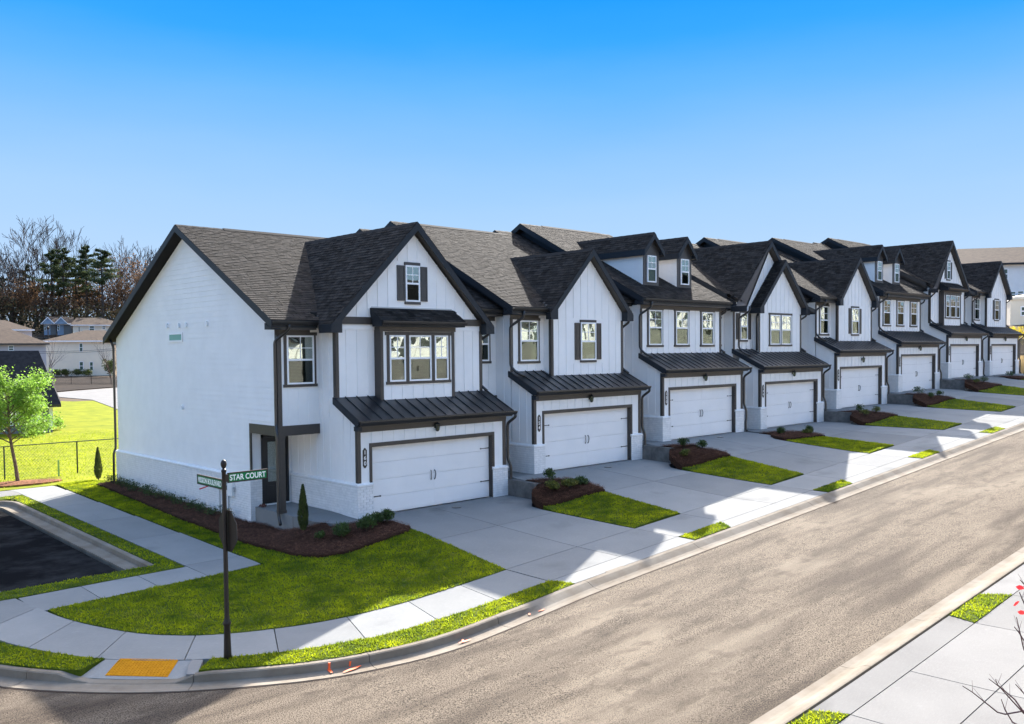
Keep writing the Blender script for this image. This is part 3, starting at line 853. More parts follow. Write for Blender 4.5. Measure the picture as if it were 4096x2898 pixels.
# ------------------------------------------------------------------ driveways and walks
for i in range(8):
    d = empty('driveway'); tag(d, 'concrete driveway of the %s house in the row' % ['first', 'second', 'third', 'fourth', 'fifth', 'sixth', 'seventh', 'eighth'][i], kind='structure')
    X = XS[i]; a, mid, b = X, X + 2.62, X + 5.05
    zf = lambda x, y, i=i: drv(i, x, y)
    lf = [(driveL(i, y), y) for y in (-6.5, -5.4, -4.3, -3.3)]
    if i == 0: up = [(.47, -2.3), (.55, -1.7), (.5, -1.0), (.05, -.62), (-.35, -.45), (-.4, -.02)]
    else: up = [(X + .45, -2.6), (X + .42, -2.2), (X + .15, -1.5), (X - .4, -1.12), (X - 1.13, -.7), (X - 1.13, -.02)]
    slab_obj('driveway_slab', [(mid, -6.5), (mid + .03, -3.3)] + lf[::-1], zf, M_CONC, d)
    slab_obj('driveway_slab', [(mid, -6.5), (b, -6.5), (b + .01, -3.3), (mid + .03, -3.3)], zf, M_CONC, d)
    slab_obj('driveway_slab', [(mid + .03, -3.3), (mid + .1, .06)] + [(X + .42, .06), (X + .42, -.02)] + up[::-1][0:] + [lf[-1]], zf, M_CONC, d)
    slab_obj('driveway_slab', [(mid + .03, -3.3), (b + .01, -3.3), (b + .02, -2.72), (b + .14, -2.15), (b + .57, -1.72), (X + 6.02, -1.6), (X + 6.02, -.02), (X + 5.35, -.02), (X + 5.35, .06), (mid + .1, .06)], zf, M_CONC, d)
    # pavement row
    e = X + 5.05
    slab_obj('pavement_slab', [(max(driveL(i, -6.6), X - .15) if i else .02, -6.5), (mid, -6.5), (mid, -8.0), (X - .15 if i else .03, -8.0)], zf, M_CONC, d)
    slab_obj('pavement_slab', [(mid, -6.5), (e, -6.5), (e, -8.0), (mid, -8.0)], zf, M_CONC, d)
    nx = (XS[i + 1] if i < 7 else X + 7.5) - .15
    slab_obj('pavement_slab', [(e, -6.5), (nx, -6.5), (nx, -8.0), (e, -8.0)], zf, M_CONC, d)
    pv = XS[i - 1] + 5.07 if i else 0
    al = [(pv + 2.07, -8.0), (pv + 1.72, -8.59)] if i else [(.06, -8.0), (.26, -8.59)]
    slab_obj('driveway_apron', [al[0], (e, -8.0), (e, -8.59), al[1]], zf, M_CONC, d)
    # drain cover
    o = MB().lathe([(.15, 0), (.15, .012), (.13, .014)], 20, (X + 3.3, -.6, drv(i, X + 3.3, -.6))).build('cleanout_cover', M_IRON, d)
    # walk to the entry, left of the garage
    w = empty('front_walk'); tag(w, 'concrete walk and porch slab left of the %s garage' % ['first', 'second', 'third', 'fourth', 'fifth', 'sixth', 'seventh', 'eighth'][i], kind='structure')
    if i:
        slab_obj('walk_slab', [(X - 1.13, -.01), (X - .02, -.01), (X - .02, 1.5), (X - 1.13, 1.5)], lambda x, y, z=ZS[i]: z, M_CONC, w)
        MB().box(X - 1.3, 1.51, ZS[i] - .3, X - .02, 4.0, ZS[i] + .13).build('porch_slab', M_CONC, w)
        # retaining wall on the boundary
        if ZS[i] > ZS[i - 1] + .1:
            rw = MB()
            x0 = XS[i - 1] + 6.06; zb = ZS[i - 1] - .3; zt = ZS[i] - .06
            rw.xprism([(-1.62, zb), (-1.62, zt - .05), (-1.58, zt), (.16, zt + .02), (.16, zb)], x0, x0 + .2)
            o = rw.build('retaining_wall', M_RETAIN, fix=True)
            tag(o, 'stained concrete retaining wall between %s' % ['', 'first and second driveways', 'second and third driveways', '', 'fourth and fifth driveways', 'fifth and sixth driveways', 'sixth and seventh driveways', ''][i], 'retaining wall', 'low retaining walls between the driveways')
            bm = bmesh.new(); bmesh.ops.create_icosphere(bm, subdivisions=2, radius=.17)
            for v in bm.verts:
                v.co *= 1 + .25 * noise.noise(v.co * 6 + Vector((i, 0, 0))); v.co.z *= .6; v.co.y *= 1.5
            me = bpy.data.meshes.new('boulder'); bm.to_mesh(me); bm.free(); me.materials.append(M_ROCK)
            o = link('boulder', me, None, (x0 - .05, -1.86, ZS[i - 1] + .03 + (-.08)))
            tag(o, 'pale rock at the end of the retaining wall between %s' % ['', 'first and second driveways', 'second and third driveways', '', 'fourth and fifth driveways', 'fifth and sixth driveways', 'sixth and seventh driveways', ''][i], 'rock', 'rocks at the retaining wall ends')
    else:
        MB().xprism([(1.5, -.6), (1.5, .06), (3.9, .06), (3.9, -.6)], -1.36, -.02).build('porch_slab', M_CONC, w)
        slab_obj('walk_slab', [(-1.36, 1.49), (-.02, 1.49), (-.02, -.01), (-.42, -.01), (-.42, -.42), (-.95, -.1), (-1.25, .5)], lambda x, y: lerp(0, .06, sm(y / 1.5)), M_CONC, w, thick=.45)

# ------------------------------------------------------------------ mulch beds with pine straw
def straw(parent, poly, zf, n, h=.06):
    mb = MB(); P = poly; xs = [p[0] for p in P]; ys = [p[1] for p in P]
    c = 0
    while c < n:
        x = random.uniform(min(xs), max(xs)); y = random.uniform(min(ys), max(ys))
        if not inside((x, y), P): continue
        c += 1
        z = zf(x, y) + .02 + random.random() * h * .5
        a = random.random() * 6.28; l = .09 + .12 * random.random(); w = .0055
        dx, dy, dz = math.cos(a) * l, math.sin(a) * l, random.uniform(-.02, h)
        mb.add([(x - dy / l * w, y + dx / l * w, z), (x + dy / l * w, y - dx / l * w, z), (x + dx, y + dy, z + dz)], [(0, 1, 2)], random.random())
    o = mb.build('pine_straw', M_STRAW, parent); o['kind'] = 'stuff'
def bed(label, poly, zf, hump, n):
    def z2(x, y):
        return zf(x, y) + .03 + hump * (.6 + .5 * noise.noise((x * 1.7, y * 1.7, 2))) + .03 * noise.noise((x * 7, y * 7, 1))
    o = sheet(poly, z2, .16, .25, .06).build('mulch_bed', M_MULCH, smooth=False); tag(o, label, kind='structure')
    straw(o, poly, z2, n)
    return z2
FBP = [(-1.52, 15.6), (-2.4, 15.3)] + MULF[1:] + [(.5, -1.6), (.42, -1.0), (.02, -.66), (-.42, -.46), (-.95, -.14), (-1.26, .48), (-1.38, 1.5), (-1.38, 3.8), (-1.52, 4.0)]
bz0 = bed('brown pine straw bed along the corner house', FBP, lawnz, .07, 22000)
BEDZ = [bz0]
for i, (xl, xr, zf, m) in enumerate(STRIPS):
    if i < 7:
        BEDZ.append(bed('brown pine straw bed after the %s driveway' % ['first', 'second', 'third', 'fourth', 'fifth', 'sixth', 'seventh'][i], m, zf, .06 if i != 2 else .04, 6500 if i < 3 else 2500))
# ------------------------------------------------------------------ building parts
SHVAR = []
def shingle_mesh_arrays(w, e, t):
    return [(0, 0, 0.002), (w, 0, 0.002), (w, e, 0.0), (0, e, 0.0), (0, 0, t), (w, 0, t), (w, e, 0.003), (0, e, 0.003)]
for k in range(8):
    v = shingle_mesh_arrays(.245 + .012 * (k % 4), .150, .010 + .004 * (k % 2))
    mb = MB().hexa(v, tone=[.1, .85, .35, .6, .95, .25, .5, .7][k])
    SHVAR.append(mb.mesh('shingle', M_SHINGLE))

def shingles(parent, o, u, v, U, Vv, mask=None, near=0, seed=0):
    """o origin at the eave, u along the eave, v up the slope, both unit; U, Vv lengths"""
    r = np.random.default_rng(seed + 11)
    o = np.array(o, float); u = np.array(u, float); v = np.array(v, float)
    n = np.cross(u, v); 
    if n[2] < 0: n = -n
    e = .143; rows = int(Vv / e)
    cells = []
    for j in range(rows + 1):
        a = -r.random() * .25
        vv = j * e
        if vv + .05 > Vv: break
        while a < U:
            w = .20 + .12 * r.random()
            a0, a1 = max(0, a), min(U, a + w - .004)
            if a1 - a0 > .04:
                c = o + u * (a0 + a1) / 2 + v * (vv + e / 2)
                if mask is None or mask(c): cells.append((a0, a1, vv, min(Vv, vv + e + .012)))
            a += w
    cells = np.array(cells)
    if not len(cells): return
    nearset = set()
    if near:
        cpos = o + np.outer((cells[:, 0] + cells[:, 1]) / 2, u) + np.outer(cells[:, 2], v)
        px0, py0 = parent_world(parent)[:2]
        d = np.hypot(cpos[:, 0] + px0 - CAM.x, cpos[:, 1] + py0 - CAM.y)
        idx = np.argsort(d)[:near]; nearset = set(idx.tolist())
    mtx = Matrix(((u[0], v[0], n[0], 0), (u[1], v[1], n[1], 0), (u[2], v[2], n[2], 0), (0, 0, 0, 1)))
    keep = [k for k in range(len(cells)) if k not in nearset]
    for k in nearset:
        a0, a1, v0, v1 = cells[k]
        ob = link('shingle', SHVAR[int(r.integers(0, 8))], parent)
        m = mtx.copy(); m.translation = Vector(o + u * a0 + v * v0 + n * .004)
        sc = Matrix.Diagonal(((a1 - a0) / .262, 1, 1, 1))
        ob.matrix_local = m @ sc
    K = cells[keep]; m_ = len(K)
    th = np.where(r.random(m_) < .5, .010, .016)
    A0, A1, V0, V1 = K.T
    def P(a, b, h): return o + np.outer(a, u) + np.outer(b, v) + np.outer(h + .004, n)
    z0 = np.zeros(m_)
    vs = np.stack([P(A0, V0, z0), P(A1, V0, z0), P(A1, V0, th), P(A0, V0, th), P(A0, V1, z0 + .003), P(A1, V1, z0 + .003), P(A0, V1, z0), P(A1, V1, z0)], 1)
    quads = np.array([(0, 1, 2, 3), (3, 2, 5, 4), (0, 3, 4, 6), (1, 7, 5, 2)])
    if np.cross(u, v)[2] < 0: quads = quads[:, ::-1]
    me = bpy.data.meshes.new('shingles')
    me.vertices.add(m_ * 8); me.vertices.foreach_set('co', vs.reshape(-1))
    li = (quads[None] + (np.arange(m_) * 8)[:, None, None]).reshape(-1)
    me.loops.add(len(li)); me.loops.foreach_set('vertex_index', li)
    me.polygons.add(m_ * 4); me.polygons.foreach_set('loop_start', np.arange(0, m_ * 16, 4))
    at = me.attributes.new('tone', 'FLOAT', 'FACE'); at.data.foreach_set('value', np.repeat(r.random(m_), 4))
    me.materials.append(M_SHINGLE); me.update(calc_edges=True); me.validate(); me.polygons.foreach_set('use_smooth', [False] * len(me.polygons))
    ob = link('shingles', me, parent); ob['kind'] = 'stuff'

def parent_world(p):
    x = y = z = 0
    while p is not None:
        x += p.location.x; y += p.location.y; z += p.location.z; p = p.parent
    return x, y, z

def main_roof(root, xl, xr, ye, ze, yr, m, yb, yf, near=0, seed=0, name='roof', vent=True, rake_l=True, gut=True, ex=None):
    zrg = ze + m * (yr - ye)
    zb = zrg - m * (yb - yr)
    T = .20
    mb = MB()
    if ex is None: ex = (xl, xr)
    yc = yf + .14                       # where the slope starts behind a gable
    zc = ze + m * (yc - ye)
    parts_ = []
    if ex[1] > ex[0]: parts_.append((ex[0], ex[1], ye, ze))
    if ex[1] < xr: parts_.append((max(ex[1], xl), xr, yc, zc))
    for a_, b_, y_, z_ in parts_:
        mb.xprism([(y_, z_), (yr, zrg), (yb, zb), (yb, zb - T), (yr, zrg - T - .06), (y_, z_ - T)], a_, b_)
    rf = mb.build(name, M_UNDER, root, fix=True)
    L_ = math.hypot(yr - ye, zrg - ze); vy, vz = (yr - ye) / L_, (zrg - ze) / L_
    shingles(rf, (xl - .03, ye - .03, ze + .005 - .02), (1, 0, 0), (0, vy, vz), xr - xl + .06, L_,
             lambda c: c[1] > yc + .05 or ex[0] - .05 < c[0] < ex[1] + .02, near, seed)
    if ex[1] > ex[0]:
        x0_, x1_ = ex
        MB().box(x0_ + .02, ye + .01, ze - .30, x1_ - .02, yf, ze - .21).build('soffit', M_SOFFIT, rf)
        MB().box(x0_ + .3 if x0_ < 0 else x0_, yf - .03, ze - .46, min(x1_, 5.99) - .05, yf - .002, ze - .301).build('frieze_board', M_TRIM, rf)
        MB().box(x0_, ye - .02, ze - .24, x1_, ye - .001, ze - .02).build('fascia_board', M_FASCIA, rf)
    for xx, s in ((xl, -1), (xr, 1)):
        if s == -1 and not rake_l: continue
        cut = (s == 1 and ex[1] < xr) or ex[1] <= ex[0]
        x0, x1 = sorted((xx, xx + s * .028))
        y_, z_ = (yc, zc) if cut else (ye - .03, ze)
        MB().xprism([(y_, z_ - .008), (yr, zrg - .008), (yr, zrg - .24), (y_, z_ - .27)], x0, x1).build('rake_board', M_FASCIA, rf, fix=True)
        MB().xprism([(yb + .03, zb - .0), (yr + .001, zrg + .0), (yr + .001, zrg - .24), (yb + .03, zb - .27)], x0, x1).build('rake_board', M_FASCIA, rf, fix=True)
        if cut: continue
        a, b = sorted((xx + s * .03, xx - s * .29))
        MB().xprism([(ye - .021, ze - .27), (ye - .021, ze - .30), (yf - .0, ze - .30), (yf - .0, ze - .30 + m * (yf - ye))], a + .002, b - .002).build('cornice_return', M_FASCIA, rf, fix=True)
    if vent:
        w = xr - xl
        MB().xprism([(yr - .16, zrg - .055), (yr, zrg + .045), (yr + .16, zrg - .055)], xl + w * .22, xr - w * .12).build('ridge_vent', M_UNDER, rf, fix=True)
    cap = MB()
    k = int((xr - xl) / .2)
    for q in range(k):
        a = xl + (xr - xl) * q / k
        cap.xprism([(yr - .13, zrg - .045), (yr, zrg + .022 + .004 * (q % 2)), (yr + .13, zrg - .045)], a, a + (xr - xl) / k - .006)
    cap.build('ridge_cap', M_UNDER, rf, fix=True)
    if gut and ex[1] > ex[0]:
        gutter(rf, ex[0] + .02, ex[1] - .02, ye - .02, ze - .04)
    return rf

def gutter(parent, x0, x1, y, z):
    pr = [(y - .002, z), (y - .002, z - .12), (y - .075, z - .12), (y - .105, z - .075), (y - .125, z - .02), (y - .125, z), (y - .115, z), (y - .112, z - .02), (y - .09, z - .07), (y - .07, z - .108), (y - .012, z - .108), (y - .012, z)]
    mb = MB(); mb.xprism(pr, x0, x1)
    return mb.build('gutter', M_GUTTER, parent, fix=True)

def gable_roof(root, xc, hl, hr, zpk, s, y0, yback, name='gable_roof', seed=0, near=0, mat_f=None, ret=True, cap_to=None, zret=None, gutters=()):
    """xc ridge; hl/hr eave half widths; yback(z) = where the plane meets the main roof"""
    mat_f = mat_f or M_FASCIA
    T = .20
    rf = None
    root_part = MB()
    for sg, h in ((-1, hl), (1, hr)):
        xe = xc + sg * h; ze = zpk - s * h
        yb1, yb2 = yback(ze) + .10, yback(zpk) + .10
        P = [(xe, y0, ze), (xc, y0, zpk), (xc, yb2, zpk), (xe, yb1, ze)]
        lo = [(p[0], p[1], p[2] - T - (.0)) for p in P]
        q = lo + P
        if sg == 1: q = [lo[1], lo[0], lo[3], lo[2], P[1], P[0], P[3], P[2]]
        root_part.hexa(q)
    rf = root_part.build(name, M_SOFFIT, root, fix=True)
    for sg, h in ((-1, hl), (1, hr)):
        xe = xc + sg * h; ze = zpk - s * h
        L_ = math.hypot(h, s * h)
        v = (-sg * h / L_, 0, s * h / L_)
        ym = yback(zpk) + .05
        def mask(c, sg=sg):
            return c[1] < yback(c[2]) + .12
        shingles(rf, (xe, y0 - .03, ze + .004), (0, 1, 0), v, ym - y0, L_, mask, near if sg < 0 else 0, seed + sg)
        # rake boards
        a = [(xe, ze + .0), (xc, zpk + .0), (xc, zpk - .27), (xe, ze - .27)]
        MB().yprism(a, y0 - .03, y0 - .001).build('rake_board', mat_f, rf, fix=True)
        # fascia on the eave side
        x0, x1 = sorted((xe, xe + sg * .022))
        MB().box(x0, y0 - .03, ze - .27, x1, yback(ze) + .05, ze - .01).build('fascia_board', mat_f, rf)
        if ret:
            xw = xe - sg * .36
            zr_ = (zret if zret is not None else ze - .27)
            MB().yprism([(xe - sg * .001, ze - .02), (xe - sg * .001, zr_), (xw, zr_), (xw, ze - .02 + s * .36 - .26)], y0 - .024, y0 + .27).build('cornice_return', mat_f, rf, fix=True)
    cap = MB(); yb2 = yback(zpk); k = max(2, int((yb2 - y0) / .2))
    for q in range(k):
        a = y0 + (yb2 - y0) * q / k
        cap.yprism([(xc - .12, zpk - .12 * s + .025), (xc, zpk + .028 + .004 * (q % 2)), (xc + .12, zpk - .12 * s + .025)], a, a + (yb2 - y0) / k - .006)
    cap.build('ridge_cap', M_UNDER, rf, fix=True)
    return rf

def window(root, x0, x1, z0, z1, y, lites=(2, 2), casing=True, head=.10, shut=None, nofr=False, sash=.5, name='window'):
    """x0..x1, z0..z1 outside of the white frame; front wall plane at y, facing -y"""
    f = .052
    fr = MB()
    fr.box(x0, y - .055, z0, x0 + f, y, z1).box(x1 - f, y - .055, z0, x1, y, z1)
    fr.box(x0 + f, y - .055, z0, x1 - f, y, z0 + f).box(x0 + f, y - .055, z1 - f, x1 - f, y, z1)
    zm = z0 + (z1 - z0) * sash
    fr.box(x0 + f, y - .052, zm - .03, x1 - f, y, zm + .03)
    wd = fr.build(name, M_VINYL, root)
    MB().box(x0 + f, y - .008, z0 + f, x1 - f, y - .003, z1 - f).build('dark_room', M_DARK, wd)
    bl = MB()
    fr_ = (1.0, .72, 1.0, .66, .86)[int(abs(x0 * 7 + z0 * 3 + parent_world(root)[0] * 1.3)) % 5]
    zb_ = (0, 0, .12, 0, .3, .05)[int(abs(x1 * 5 + parent_world(root)[0])) % 6] * (z1 - z0)
    xe_ = x0 + f + (x1 - x0 - 2 * f) * fr_ - .005
    z = z0 + f + .02 + zb_
    while z < z1 - f - .01:
        bl.hexa([(x0 + f + .005, y - .022, z), (xe_, y - .022, z), (xe_, y - .010, z + .012), (x0 + f + .005, y - .010, z + .012),
                 (x0 + f + .005, y - .022, z + .003), (xe_, y - .022, z + .003), (xe_, y - .010, z + .015), (x0 + f + .005, y - .010, z + .015)])
        z += .045
    bl.build('blind', M_BLIND, wd)
    up = MB().box(x0 + f, y - .038, zm + .03, x1 - f, y - .034, z1 - f).build('upper_pane', M_GLASS, wd)
    MB().box(x0 + f, y - .030, z0 + f, x1 - f, y - .026, zm - .03).build('lower_pane', M_GLASSL, wd)
    nx, nz = lites
    mu = MB()
    for k in range(1, nx):
        xx = x0 + f + (x1 - x0 - 2 * f) * k / nx
        mu.box(xx - .011, y - .046, zm + .03, xx + .011, y - .0385, z1 - f)
    for k in range(1, nz):
        zz = zm + .03 + (z1 - f - zm - .03) * k / nz
        mu.box(x0 + f, y - .047, zz - .011, x1 - f, y - .0385, zz + .011)
    if nx > 1 or nz > 1: mu.build('muntin', M_VINYL, wd)
    ov = .035
    if casing:
        MB().box(x0 - .085, y - .032, z0, x0, y, z1).build('casing', M_TRIM, wd)
        MB().box(x1, y - .032, z0, x1 + .085, y, z1).build('casing', M_TRIM, wd)
        MB().box(x0 - .085 - ov, y - .042, z1, x1 + .085 + ov, y, z1 + head).build('head_trim', M_TRIM, wd)
        MB().box(x0 - .085 - ov, y - .042, z0 - .09, x1 + .085 + ov, y, z0).build('sill', M_TRIM, wd)
    elif shut is not None:
        m_ = M_SHUT
        MB().box(x0 - .03, y - .042, z1, x1 + .03, y, z1 + head).build('head_trim', m_ if shut == 'd' else M_TRIM, wd)
        MB().box(x0 - .03, y - .042, z0 - .09, x1 + .03, y, z0).build('sill', m_ if shut == 'd' else M_TRIM, wd)
        w = .315
        for a, b in ((x0 - .01 - w, x0 - .01), (x1 + .01, x1 + .01 + w)):
            s = MB().box(a, y - .022, z0 + .02, b, y - .001, z1 - .02)
            s.box(a, y - .036, z0 + .02, a + .05, y - .022, z1 - .02).box(b - .05, y - .036, z0 + .02, b, y - .022, z1 - .02)
            zc = (z0 + z1) / 2
            for za, zb in ((z0 + .02, z0 + .09), (zc - .035, zc + .035), (z1 - .09, z1 - .02)):
                s.box(a + .05, y - .036, za, b - .05, y - .022, zb)
            s.box(a + .08, y - .030, z0 + .12, b - .08, y - .022, zc - .065).box(a + .08, y - .030, zc + .065, b - .08, y - .022, z1 - .12)
            s.build('shutter', M_SHUT if shut == 'd' else M_TRIM, wd)
    return wd

def battens_y(parent, x0, x1, zlo, zhi, y, skip=(), sp=.405, x_off=None):
    """front face battens; zlo/zhi functions of x; skip = rects (x0,x1,z0,z1)"""
    n = max(1, round((x1 - x0) / sp)); s = (x1 - x0) / n
    for k in range(1, n):
        x = x0 + k * s
        a, b = zlo(x), zhi(x)
        segs = [(a, b)]
        for (p, q, r0, r1) in skip:
            if p - .03 < x < q + .03:
                ns = []
                for (u, v) in segs:
                    if r1 <= u or r0 >= v: ns.append((u, v)); continue
                    if r0 > u: ns.append((u, r0))
                    if r1 < v: ns.append((r1, v))
                segs = ns
        for u, v in segs:
            if v - u > .06: MB().box(x - .022, y - .017, u, x + .022, y - .0005, v).build('batten', M_WHITE, parent)
def battens_x(parent, y0, y1, zlo, zhi, x, sp=.405):
    n = max(1, round((y1 - y0) / sp)); s = (y1 - y0) / n
    for k in range(1, n):
        y = y0 + k * s; a, b = zlo(y), zhi(y)
        if b - a > .06: MB().box(x - .017, y - .022, a, x - .0005, y + .022, b).build('batten', M_WHITE, parent)

BR_SHARE = {}
def brick_face(parent, axis, c, a0, a1, z0, z1, budget, names='bricks', xw=0.0):
    """axis 'y': face at y=c facing -y, bricks run along x from a0 to a1; axis 'x': face at x=c facing -x, run along y.
    Returns bricks left in the budget."""
    h, L_, g = .0675, .203, .010
    cells = []
    rows = int((z1 - z0) / (h + g))
    hh = (z1 - z0) / rows
    for r in range(rows):
        a = a0 - (L_ + g) / 2 * (r % 2)
        while a < a1 - .02:
            s, e = max(a, a0), min(a + L_, a1)
            if e - s > .03: cells.append((s, e, z0 + r * hh, z0 + (r + 1) * hh - g))
            a += L_ + g
    joined = MB()
    for (s, e, b, t) in cells:
        d = .012 + random.uniform(-.002, .003)
        if budget > 0:
            budget -= 1
            key = (axis, round(e - s, 2), round(t - b, 3), random.randrange(3))
            if key not in BR_SHARE:
                w, hgt = e - s, t - b
                dd = .010 + .002 * key[3]
                m = MB().box(0, -dd, 0, w, 0, hgt) if axis == 'y' else MB().box(-dd, 0, 0, 0, w, hgt)
                BR_SHARE[key] = m.mesh('brick', M_BRICKW)
            link('brick', BR_SHARE[key], parent, (s, c, b) if axis == 'y' else (c, s, b))
        else:
            if axis == 'y': joined.box(s, c - d, b, e, c, t)
            else: joined.box(c - d, s, b, c, e, t)
    if joined.v:
        o = joined.build('bricks', M_BRICKW, parent); o['kind'] = 'stuff'
    return budget

def pipe(parent, pts, name='downspout', w=.050):
    # rounded rectangular pipe
    P = [Vector(p) for p in pts]
    out = [P[0]]
    for i in range(1, len(P) - 1):
        a, b, c = P[i - 1], P[i], P[i + 1]
        r = min(.10, (b - a).length * .4, (c - b).length * .4)
        p, q = b + (a - b).normalized() * r, b + (c - b).normalized() * r
        for t in (0, .33, .67, 1): out.append((p.lerp(b, t)).lerp(b.lerp(q, t), t))
    out.append(P[-1])
    return MB().tube(out, w, 8).build(name, M_GUTTER, parent, smooth=True)

def text_mesh(s, size, name, mat_, parent, mtx, sx=1.0, align='CENTER', ext=.0015):
    cu = bpy.data.curves.new('t', 'FONT'); cu.body = s; cu.size = size; cu.align_x = align; cu.align_y = 'CENTER'
    cu.extrude = ext; cu.offset = size * .018
    ob = bpy.data.objects.new('t', cu); COL.objects.link(ob)
    dg = bpy.context.evaluated_depsgraph_get()
    me = bpy.data.meshes.new_from_object(ob.evaluated_get(dg))
    bpy.data.objects.remove(ob)
    me.materials.clear(); me.materials.append(mat_)
    o = link(name, me, parent)
    o.matrix_local = mtx @ Matrix.Diagonal((sx, 1, 1, 1))
    return o
FRONT = Matrix(((1, 0, 0, 0), (0, 0, -1, 0), (0, 1, 0, 0), (0, 0, 0, 1)))     # text plane facing -y
def front_at(x, y, z): 
    m = FRONT.copy(); m.translation = (x, y, z); return m

# ------------------------------------------------------------------ one townhouse
NUM = ['160', '154', '150', '144', '140', '134', '130', '124']
KIND = 'ABCDBCAB'
HLAB = ['corner townhouse numbered 160 with tall gable, attic window and triple bay window',
        'townhouse numbered 154 with one shuttered gable window and a side window',
        'townhouse numbered 150 with three upper windows and two dark dormers, third from the corner',
        'townhouse with two nested gables and a double window, fourth from the corner',
        'townhouse with one shuttered gable window, fifth from the corner',
        'townhouse with two dormers over three windows, sixth from the corner, farther pair of dormers',
        'townhouse with tall gable and triple bay window near the far end, next to last',
        'last townhouse at the far end of the row with shuttered gable window']
EZ = [2.94, 2.96, 2.99, 2.98, 3.13, 2.99, 2.98, 3.0]
def townhouse(i):
    X, Z, k = XS[i], ZS[i], KIND[i]
    root = empty('townhouse', (X, 0, Z)); tag(root, HLAB[i], 'townhouse', 'row of white townhouses')
    ez = EZ[i]; W = 6.0; xo0, xo1 = .50, 5.39
    det = i < 2
    metz = lambda y: ez + .475 * (y + .26)
    yf = {'A': 1.15, 'B': 1.20, 'C': 1.15, 'D': 1.5}[k]
    m = .52
    if i == 0: ye, yr, ze = 1.76, 8.55, 6.0
    else: ye, yr, ze = .77, 8.15, 6.02
    yb = 15.95
    zrg = ze + m * (yr - ye)
    zslope = lambda y: ze + m * (y - ye) if y < yr else zrg - m * (y - yr)
    # ---- walls
    w = MB()
    tz = lambda y: metz(y) - .08
    for a, b, zlo in ((0, xo0, -.4), (xo1, W, -.4), (xo0, xo1, 2.13)):
        w.xprism([(0, zlo), (0, tz(0)), (1.15, tz(1.15)), (1.15, zlo)], a, b)
    wall = w.build('wall', M_WHITE, root, fix=True)
    MB().box(xo0 + .001, .24, 0.0, xo1 - .001, 1.1, 2.12).build('garage_backing', M_DARK, wall)
    body = MB()
    yw = max(yf, 1.151)
    zt = lambda y: zslope(y) - .21
    body.xprism([(yw, -.5), (yw, 5.86 if k == 'A' else min(5.86, zt(yw))), (1.93, 5.86 if i == 0 else zt(1.93)), (yr, zt(yr) - .05), (15.62, zt(15.62)), (15.62, -.5)], 0.0, W - .01)
    if i == 0:
        body.xprism([(2.14, 2.45), (2.14, 5.86), (yr, zt(yr) - .05), (15.62, zt(15.62)), (15.62, -.7), (3.96, -.7), (3.96, 2.45)], -1.42, -.001)
    else:
        zrec = lambda y: 5.98 + .5 * (y - 1.6) if y < 8.6 else 9.48 - .5 * (y - 8.6)
        body.xprism([(2.0, 2.45), (2.0, 5.78), (8.6, zrec(8.6) - .25), (15.6, zrec(15.6) - .2), (15.6, -.5), (3.96, -.5), (3.96, 2.45)], -1.44, -.001)
    body.build('main_wall', M_WHITE, root, fix=True)
    x0A = -1.42 if i == 0 else 0.0
    # ---- main roof and recess roof
    xl = -1.80 if i == 0 else -.30
    xr = 6.22
    main_roof(root, xl, xr, ye, ze, yr, m, yb, 2.14 if i == 0 else yf, near=300 if i == 0 else (150 if i == 1 else 0), seed=i * 7, gut=True,
              ex=(-1.80, -.25) if i == 0 else {'A': (0, 0), 'B': (-.30, 1.50), 'C': (-.30, 6.22), 'D': (0, 0)}[k])
    if i:
        rr = main_roof(root, -1.52, -.001, 1.6, 5.98, 8.6, .5, 15.9, 2.0, seed=i * 7 + 3, name='entry_roof', vent=False)
        MB().xprism([(1.3, zslope(1.3) - .22), (8.15, zslope(8.15) - .22), (14.0, zslope(14.0) - .22), (14.0, zslope(14.0) - 1.2), (8.6, 9.2), (1.66, 5.72), (1.3, 5.72)], -.022, -.003).build('step_panel', M_FASCIA, rr, fix=True)  # dark panel covering the white step wall above the entry roof
    # ---- gables by kind
    if k == 'A':
        zpk, s = 9.22, 1.02
        pk = 2.99
        yb_ = lambda z: ye + (z - ze) / m
        near = 0
        gr = gable_roof(root, pk, 3.29, 3.29, zpk, s, .85, yb_, seed=i)
        w = MB()
        ztop = lambda x: zpk - .30 - s * abs(x - pk)
        w.yprism([(0, 5.7), (.0, ztop(0) + .0), (pk, ztop(pk)), (W - .03, ztop(W - .03)), (W - .03, 5.7)], 1.13, 1.149)
        w.build('gable_wall', M_WHITE, root, fix=True)
        MB().box(.02, 1.09, 5.87, W - .05, 1.129, 6.10).build('belly_band', M_TRIM, root)
        battens_y(root, 0, W - .03, lambda x: metz(1.15), lambda x: 5.87, 1.15, [(1.44, 4.48, 0, 9)])
        battens_y(root, 0, W - .03, lambda x: 6.10, lambda x: min(ztop(x), 9), 1.13, [(2.3, 3.6, 6.5, 7.95), (1.3, 4.65, 6.0, 6.44)])
        window(root, 2.66, 3.24, 6.64, 7.83, 1.13, (2, 2), False, shut='d')
        # bay
        bx0, bx1, by = 1.46, 4.46, .85
        MB().box(bx0, by, metz(.85) - .05, bx1, 1.149, 5.86).build('bay_wall', M_WHITE, root)
        for a, b in ((1.79, 2.41), (2.56, 3.46), (3.61, 4.18)):
            window(root, a, b, 4.04, 5.53, by, (2, 2) if b - a < .8 else (2, 2), None, shut=None, name='bay_window')
        tr = empty('bay_casing', parent=root)
        MB().box(1.64, by - .042, 5.53, 4.33, by, 5.64).build('head_trim', M_TRIM, tr)
        MB().box(1.66, by - .042, 3.95, 4.31, by, 4.04).build('sill', M_TRIM, tr)
